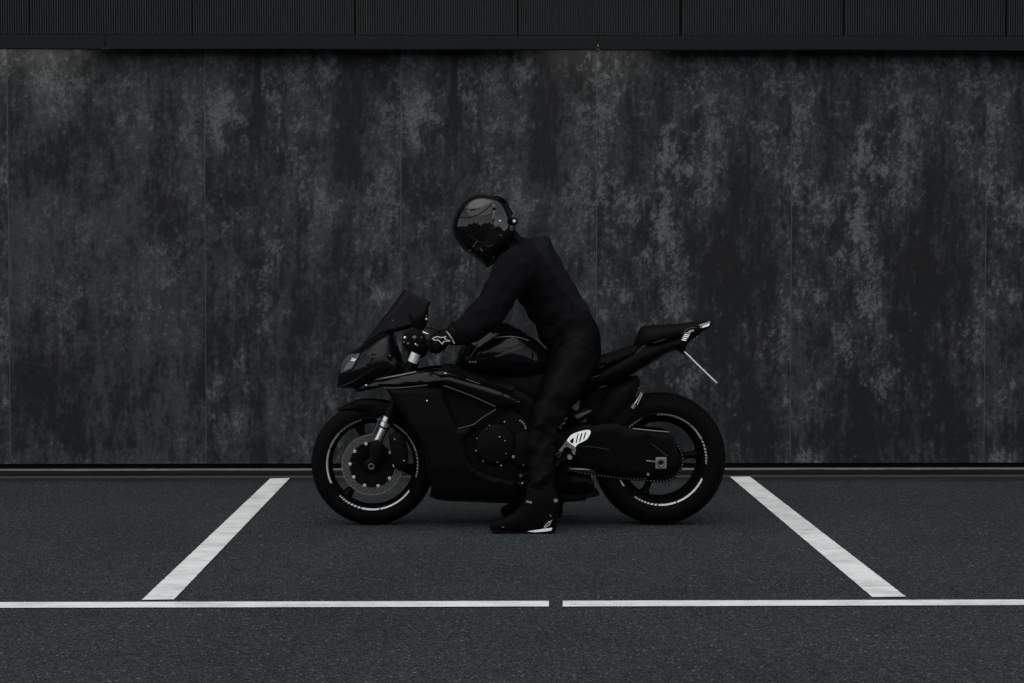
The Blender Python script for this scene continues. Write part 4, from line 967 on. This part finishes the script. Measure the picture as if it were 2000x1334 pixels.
# clip-ons, levers
for sg in (1, -1):
    h0, h1 = W(824, 672, -.12), W(853, 676, -.36)
    g0 = Vector((h0.x, -.11*sg, h0.z)); g1 = Vector((h1.x, -.375*sg, h1.z)); dg = g1-g0
    MB().tube([g0, g0+dg*.40], .0115, 14).build('handlebar', M['frame'], bike)
    MB().tube([g0+dg*.40, g0+dg*.93], .0165, 16).build('grip', M['rubber'], bike)
    MB().tube([g0+dg*.93, g1], [.0175, .015], 16).build('bar_end', M['frame'], bike)
    lv = [g0+dg*.30+Vector((-.03,0,.012)), g0+dg*.45+Vector((-.055,0,.010)), g0+dg*.75+Vector((-.052,0,.004)), g0+dg*1.0+Vector((-.040,0,0))]
    MB().tube(lv, [.007, .006, .0055, .005], 10).build('lever', M['frame'], bike)
    MB().ball(g0+dg*.30+Vector((-.026,0,.012)), .016, .02, .014).build('lever_perch', M['frame'], bike)
MB().tube([W(827,649,-.20), W(831,650.5,-.21), W(837,652.5,-.22)], [.006, .0045, .003], 8).build('lever_adjuster', M['steel'], bike)
MB().tube([W(811,673,-.12), W(814,671,-.12), W(816,676,-.12)], [.006, .006, .002], 8).build('clamp_bolt', M['alu'], bike)
for i in range(5):
    MB().tube([W(842+2.4*i,640.5+1.0*i,-.20), W(842.6+2.4*i,643+1.1*i,-.20)], .0013, 5).build('cable_coil', M['dark_steel'], bike)
MB().tube([W(832,640,-.18), W(842,641,-.20), W(855,646,-.20), W(862,655,-.18)], .004, 8).build('clutch_hose', M['plastic'], bike)

# ------------------------------------------------------------------ rider
man = empty('person', 'rider in black suit and helmet astride the motorcycle, looking down at the tank', 'person', loc=W(1060, 1035, 0).to_2d().to_3d())
B = MB()
def V(px, py, Y): return W(px, py, Y)
def flip(v): return Vector((v.x, -v.y, v.z))
def far(v): return Vector((v.x + .055*max(0, min(1, (.75-v.z)/.45)), -v.y, v.z))     # the far leg stands a little further back
q = PX
# trunk
B.tube([V(1112,726,0), V(1124,700,0), V(1120,668,0), V(1103,630,0), V(1078,588,0), V(1054,548,0), V(1034,512,0), V(1020,486,0), V(1010,470,0)],
       [.085, .125, .139, .140, .136, .138, .136, .100, .03], 28, lat=[.13, .175, .185, .165, .16, .185, .19, .15, .05])
B.ball(V(1052, 490, 0), .075, .14, .075)                      # collar and upper back
B.ball(V(1060, 480, 0), .052, .10, .052)
B.tube([V(1020,500,0), V(990,478,0), V(962,455,0)], [.075, .062, .07], 16)     # neck into the helmet
B.ball(V(945, 445, 0), .095, .075, .11)
# legs and arms, both sides
for sg in (1, -1):
    s = (lambda v: v) if sg > 0 else far
    # thigh, knee, shin
    B.tube([s(V(1128,682,-.085)), s(V(1112,722,-.13)), s(V(1090,765,-.19)), s(V(1070,808,-.235)), s(V(1062,832,-.25)), s(V(1057,870,-.262)), s(V(1058,910,-.275)), s(V(1056,950,-.29)), s(V(1054,985,-.295))],
           [.12, .112, .096, .080, .072, .066, .064, .062, .055], 20)
    s = (lambda v: v) if sg > 0 else flip
    # shoulder, upper arm, elbow, forearm, wrist
    B.tube([s(V(1022,512,-.10)), s(V(1006,528,-.165)), s(V(988,556,-.20)), s(V(964,596,-.235)), s(V(947,617,-.255)), s(V(922,640,-.26)), s(V(895,655,-.262)), s(V(876,662,-.27))],
           [.095, .105, .090, .080, .081, .074, .054, .036], 18)
me = mesh(B.v, B.f, 'body'); fixn(me)
tmp = bpy.data.objects.new('body_tmp', me); COL.objects.link(tmp)
md = tmp.modifiers.new('r', 'REMESH'); md.mode = 'VOXEL'; md.voxel_size = .0085; md.use_smooth_shade = True
m2 = tmp.modifiers.new('s', 'SMOOTH'); m2.factor = .6; m2.iterations = 7
dg = bpy.context.evaluated_depsgraph_get(); dg.update()
bme = bpy.data.meshes.new_from_object(tmp.evaluated_get(dg)); bpy.data.objects.remove(tmp)
# folds of the cloth: small displacement along the normals
from mathutils import noise as mn
ELB, WST, KNE, ANK = W(975, 590), W(1085, 640), W(1062, 835), W(1056, 945)
co = np.zeros(len(bme.vertices)*3); bme.vertices.foreach_get('co', co); co = co.reshape(-1, 3)
for i, vtx in enumerate(bme.vertices):
    p = vtx.co; a = mn.noise(Vector((p.x*13+p.z*9, p.y*7, p.z*16-p.x*10))); c = mn.ridged_multi_fractal(Vector((p.x*6+p.z*3, p.y*5, p.z*9-p.x*5)), 1, 2, 3, 1, 2)
    k_ = 1.0 + 1.3*max(math.exp(-((p.x-ELB.x)**2+(p.z-ELB.z)**2)/.012), math.exp(-((p.x-WST.x)**2+(p.z-WST.z)**2)/.012), math.exp(-((p.x-KNE.x)**2+(p.z-KNE.z)**2)/.015), math.exp(-((p.x-ANK.x)**2+(p.z-ANK.z)**2)/.010))
    d = (.0055*a + .0060*(c-1.2))*k_
    co[i] += np.array(vtx.normal)*d
bme.vertices.foreach_set('co', co.ravel())
bme.materials.clear(); bme.materials.append(M['jacket']); bme.materials.append(M['leather']); bme.materials.append(M['jacket_lit'])
for p in bme.polygons: p.use_smooth = True
h0, h1 = W(1085, 652), W(1170, 622)
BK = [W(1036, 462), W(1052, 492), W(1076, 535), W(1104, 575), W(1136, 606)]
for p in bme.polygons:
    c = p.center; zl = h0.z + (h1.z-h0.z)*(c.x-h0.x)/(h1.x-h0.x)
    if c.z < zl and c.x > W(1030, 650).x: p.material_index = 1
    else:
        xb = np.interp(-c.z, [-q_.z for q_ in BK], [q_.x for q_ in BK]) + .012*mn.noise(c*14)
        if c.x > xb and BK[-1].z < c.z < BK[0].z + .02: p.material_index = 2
body = bpy.data.objects.new('body', bme); COL.objects.link(body); under(body, man)
# helmet ------------------------------------------------------------------
hel = [(884,440),(887,426),(894,410),(906,394),(922,383.5),(940,380),(957,381.5),(973,386),(985,394),(995,409),(1003,428),(1008,448),(1006,468),(996,486),(984,500),(974,508),(962,517),(951,523,1),(936,510),(918,497.5),(902,483),(890,466),(885,452)]
helmet = empty('helmet', loc=W(950, 450)); under(helmet, man); helmet.matrix_parent_inverse = Matrix.Translation(man.location).inverted()
def hadd(o): o.parent = helmet; o.matrix_parent_inverse = Matrix.Translation(helmet.location).inverted(); return o
HD = Dome(XZ(spline(hel, 4)), 130)
hadd(inflate('shell', hel, .128, M['helmet'], None, edge=.002, step=.0085, dome=HD, power=.5, smooth=70))
def on_hel(off): return lambda x, z: float(-(.002 + HD(np.array([(x, z)]), .5)[0]*.128) - off)
vis = [(880,410),(893,409.5),(910,409),(930,408),(948,402),(961,396,1),(969.5,403),(970,413),(966,428),(959,446),(951,463),(940,480),(926,494,1),(900,492),(878,470),(874,440)]
visor = hadd(inflate('visor', hel, .1335, M['visor'], None, edge=.002, step=.0085, power=.5, clip=vis, grow=.012, smooth=70))
def hpan(name, out, off, m, k=3, thick=.003, roll=.0015, step=.006):
    for o in panel(name, out, on_hel(off), M[m], None, Yn=-.11, roll=roll, rollr=.004, step=step, thick=thick, k=k): hadd(o)
hpan('visor_pivot_cover', [(960,394.5,1),(968,398),(972,409),(969,424),(964,434,1),(961,428),(963,415),(962,404)], .008, 'helmet')
for sg in (1, -1):
    w = W(965, 408, -.11); y = on_hel(.0115)(w.x, w.z)*sg
    hadd(MB().lathe(w.x, w.z, [(0, y), (.0065, y), (.009, y+.003*sg), (.009, y+.008*sg)], seg=20).build('visor_pivot', M['plastic']))
    w = W(976.5, 431.5, -.12); y = on_hel(.001)(w.x, w.z)*sg
    hadd(MB().ball((w.x, y, w.z), .0050, .003, .0050, 10, 6).build('shell_rivet', M['white']))
hadd(ribbon('visor_seal', [(897,424),(915,425),(934,419.5),(950,408),(962.5,397),(969.5,404),(969,418),(963,436),(951,461),(939,480),(927,492)], -.11, 1.3, M['black_gap'], None, closed=False, yfun=on_hel(.0075)))
hpan('chin_vent', [(927,486),(934,483),(944,476),(955,471),(953,477),(944,486),(934,491)], .004, 'helmet')
hpan('chin_vent_slot', [(937,485,1),(940,486,1),(943,491,1),(940.5,490.5,1)], .0062, 'grey_print', k=1)
hpan('chin_latch', [(961,505,1),(964,499,1),(967,500,1),(965,506,1)], .003, 'alu_grey', k=1)
hpan('lower_trim', [(972,470),(984,455),(996,440),(1000,446),(992,462),(982,478),(976,482)], .003, 'plastic')
hpan('cheek_ridge', [(974,464),(979,458),(985,468),(983,470)], .006, 'helmet')
hpan('crown_vent', [(917,409,1),(934,406.5),(939,408.5,1),(930,411),(918,412,1)], .003, 'matt', k=2)
# rear spoiler edge and ratchet knob at the nape
hadd(inflate('rear_spoiler', [(955,384,1),(972,383),(984,387.5),(990,396),(1000,414),(1005,427,1),(998,418),(988,402),(978,393)], .05, M['matt'], None, edge=.004, step=.012))
w = W(1003.5, 432.5, -.075)
hadd(MB().lathe(w.x, w.z, [(.0095,-.0965),(.0125,-.098),(.0175,-.094),(.0195,-.086),(.0195,-.06)], seg=28).build('nape_knob', M['plastic']))
hadd(MB().lathe(w.x+.002, w.z+.002, [(0,-.0985),(.0068,-.0975),(.0078,-.095),(.0078,-.09)], seg=20).build('nape_knob_cap', M['white']))
hadd(MB().tube([W(1001,441,-.085), W(998.5,450,-.085)], [.0165, .0135], 16).build('nape_buckle', M['dark_steel']))
hadd(MB().tube([W(1000,421.5,-.07), W(1001.5,423,-.07)], .0035, 8).build('nape_rivet', M['grey_print']))
hadd(MB().tube([V(1000,452,-.05), V(1010,466,-.06), V(1026,480,-.07)], [.018, .020, .018], 10).build('neck_strap', M['jacket']))
# gloves: palm, four fingers round the grip, thumb below
for sg in (1, -1):
    s = (lambda v: v) if sg > 0 else flip
    G = MB()
    G.tube([s(V(893,650,-.265)), s(V(880,658,-.27)), s(V(868,662,-.272)), s(V(855,661,-.272)), s(V(849,663,-.272))], [.040, .036, .031, .026, .014], 16, lat=[.042, .040, .046, .050, .046])
    for i, (yy, ln) in enumerate(((-.232, 1.0), (-.258, 1.06), (-.284, 1.0), (-.307, .86))):
        pts = [V(856,661,yy), V(847-2*(ln-1)*10,660,yy), V(839.5-(ln-1)*8,666,yy), V(838,677,yy), V(843,686,yy), V(852,688,yy)]
        G.tube([s(p) for p in pts], [.0125, .0122, .0115, .0110, .0102, .008], 10)
        for p in (pts[1], pts[3]): G.ball(s(p), .0132, .0122, .0132, 8, 6)
    G.tube([s(p) for p in (V(871,668,-.236), V(864,679,-.228), V(854,686,-.226), V(845,687,-.236))], [.018, .015, .013, .010], 10)
    gm = mesh(G.v, G.f, 'glove'); fixn(gm); t = bpy.data.objects.new('t', gm); COL.objects.link(t)
    md = t.modifiers.new('r', 'REMESH'); md.mode = 'VOXEL'; md.voxel_size = .0042
    m2 = t.modifiers.new('s', 'SMOOTH'); m2.factor = .5; m2.iterations = 3
    dg = bpy.context.evaluated_depsgraph_get(); dg.update(); g2 = bpy.data.meshes.new_from_object(t.evaluated_get(dg)); bpy.data.objects.remove(t)
    g2.materials.clear(); glove = link('glove', g2, M['glove'], None, 60); under(glove, man)
    cuff = [s(V(889,651,-.265)), s(V(882,656,-.267))]
    o = MB().tube([s(V(892,649.5,-.265)), s(V(884,654.8,-.267))], [.050, .047], 18, lat=[.052, .048]).build('glove_cuff', M['glove'], man)
    GZ = -.330
    if sg > 0:
        star = [(844.8,661.6),(848.3,659),(852.8,657.5),(856.4,657.5),(861.4,659.5),(870.8,657.5),(868.6,661.6),(879,666.2),(866.8,666.6),(864,672),(857,664.8),(849,664.4)]
        ribbon('glove_emblem', star, GZ, 1.35, M['white'], man)
        ribbon('glove_emblem_eye', [(850,662),(853,661.6),(857,660.6)], GZ, .8, M['grey_print'], man, closed=False)
        plate('glove_cuff_piping', [(870,646.8,1),(873,647.2),(878.5,653),(884,662),(888.6,671,1),(886.5,671.5,1),(881,662),(875,653)], -.325, .003, M['alu_grey'], man, k=2, tilt=.25)
        # fairings of the emblem down to the glove: a padded knuckle plate the print sits on
        inflate('knuckle_guard', [(842,661),(848,656),(860,655),(874,655),(884,664),(880,670),(866,675),(854,670),(844,666)], .012, M['glove'], man, Yc=-.312, edge=.005, step=.01, power=.3)
# boots
boot_out = [(1029,950,1),(1056,946),(1084,952,1),(1090,972),(1094,985),(1091,1002),(1086,1018),(1086,1032),(1080,1039,1),(1040,1040.5),(1000,1041),(970,1040,1),(959,1036),(957,1028),(962,1019.5),(976,1013.5),(992,1007),(1007,997),(1019,984),(1025,970),(1027,960)]
for sg in (1, -1):
    bo = empty('boot', loc=W(1040, 1039, -.30) if sg > 0 else flip(W(1040, 1039, -.30))); under(bo, man); bo.matrix_parent_inverse = Matrix.Translation(man.location).inverted()
    def badd(o):
        if sg < 0:
            for vtx in o.data.vertices: vtx.co.y = -vtx.co.y; vtx.co.x += .055
            o.data.flip_normals()
        o.parent = bo; o.matrix_parent_inverse = Matrix.Translation(bo.location).inverted(); return o
    badd(inflate('upper', boot_out, .040, M['boot'], None, Yc=-.30, edge=.010, step=.012, power=.42, smooth=60))
    badd(inflate('sole', [(959,1033,1),(1000,1036),(1040,1036),(1082,1033,1),(1080,1040),(1040,1041),(1000,1041.5),(968,1041)], .006, M['rubber'], None, Yc=-.30, edge=.043, step=.02, power=.3))
    badd(plate('sole_stripe', [(1030,1038,1),(1045,1035.6),(1062,1033),(1078.6,1031,1),(1076.5,1036),(1062,1038.2),(1045,1039.4)], -.352, .006, M['alu'], None, k=2, tilt=.15))
    if sg > 0:
        bl = [(1063,1029.3),(1066,1025),(1070.4,1021.2),(1071.4,1018),(1073,1020),(1078,1016.2),(1074,1022),(1073,1025.6),(1068.7,1027.4),(1064.7,1030.2)]
        badd(ribbon('boot_emblem', bl, -.347, .95, M['white'], None))
        badd(plate('ankle_tag', [(1028,977.5,1),(1039,980,1),(1038.6,983.6,1),(1027.6,981,1)], -.352, .004, M['grey_print'], None))
        badd(plate('toe_mark', [(980,1029.6,1),(983,1029,1),(985.6,1028.6,1),(983.4,1029.8,1),(981,1030.6,1)], -.345, .003, M['grey_print'], None))
        badd(inflate('heel_buckle', [(1079,977),(1086,974),(1090,977),(1087,980.6),(1081,980.6)], .004, M['alu_grey'], None, Yc=-.335, edge=.003, step=.02))
        badd(plate('heel_stitching', [(1073,1005,1),(1076,1006.5,1),(1077.4,1009,1),(1075,1008.4,1)], -.348, .003, M['grey_print'], None))

for o in list(bpy.data.objects):
    if o.type == 'MESH' and not o.data.materials: o.data.materials.append(M['matt'])
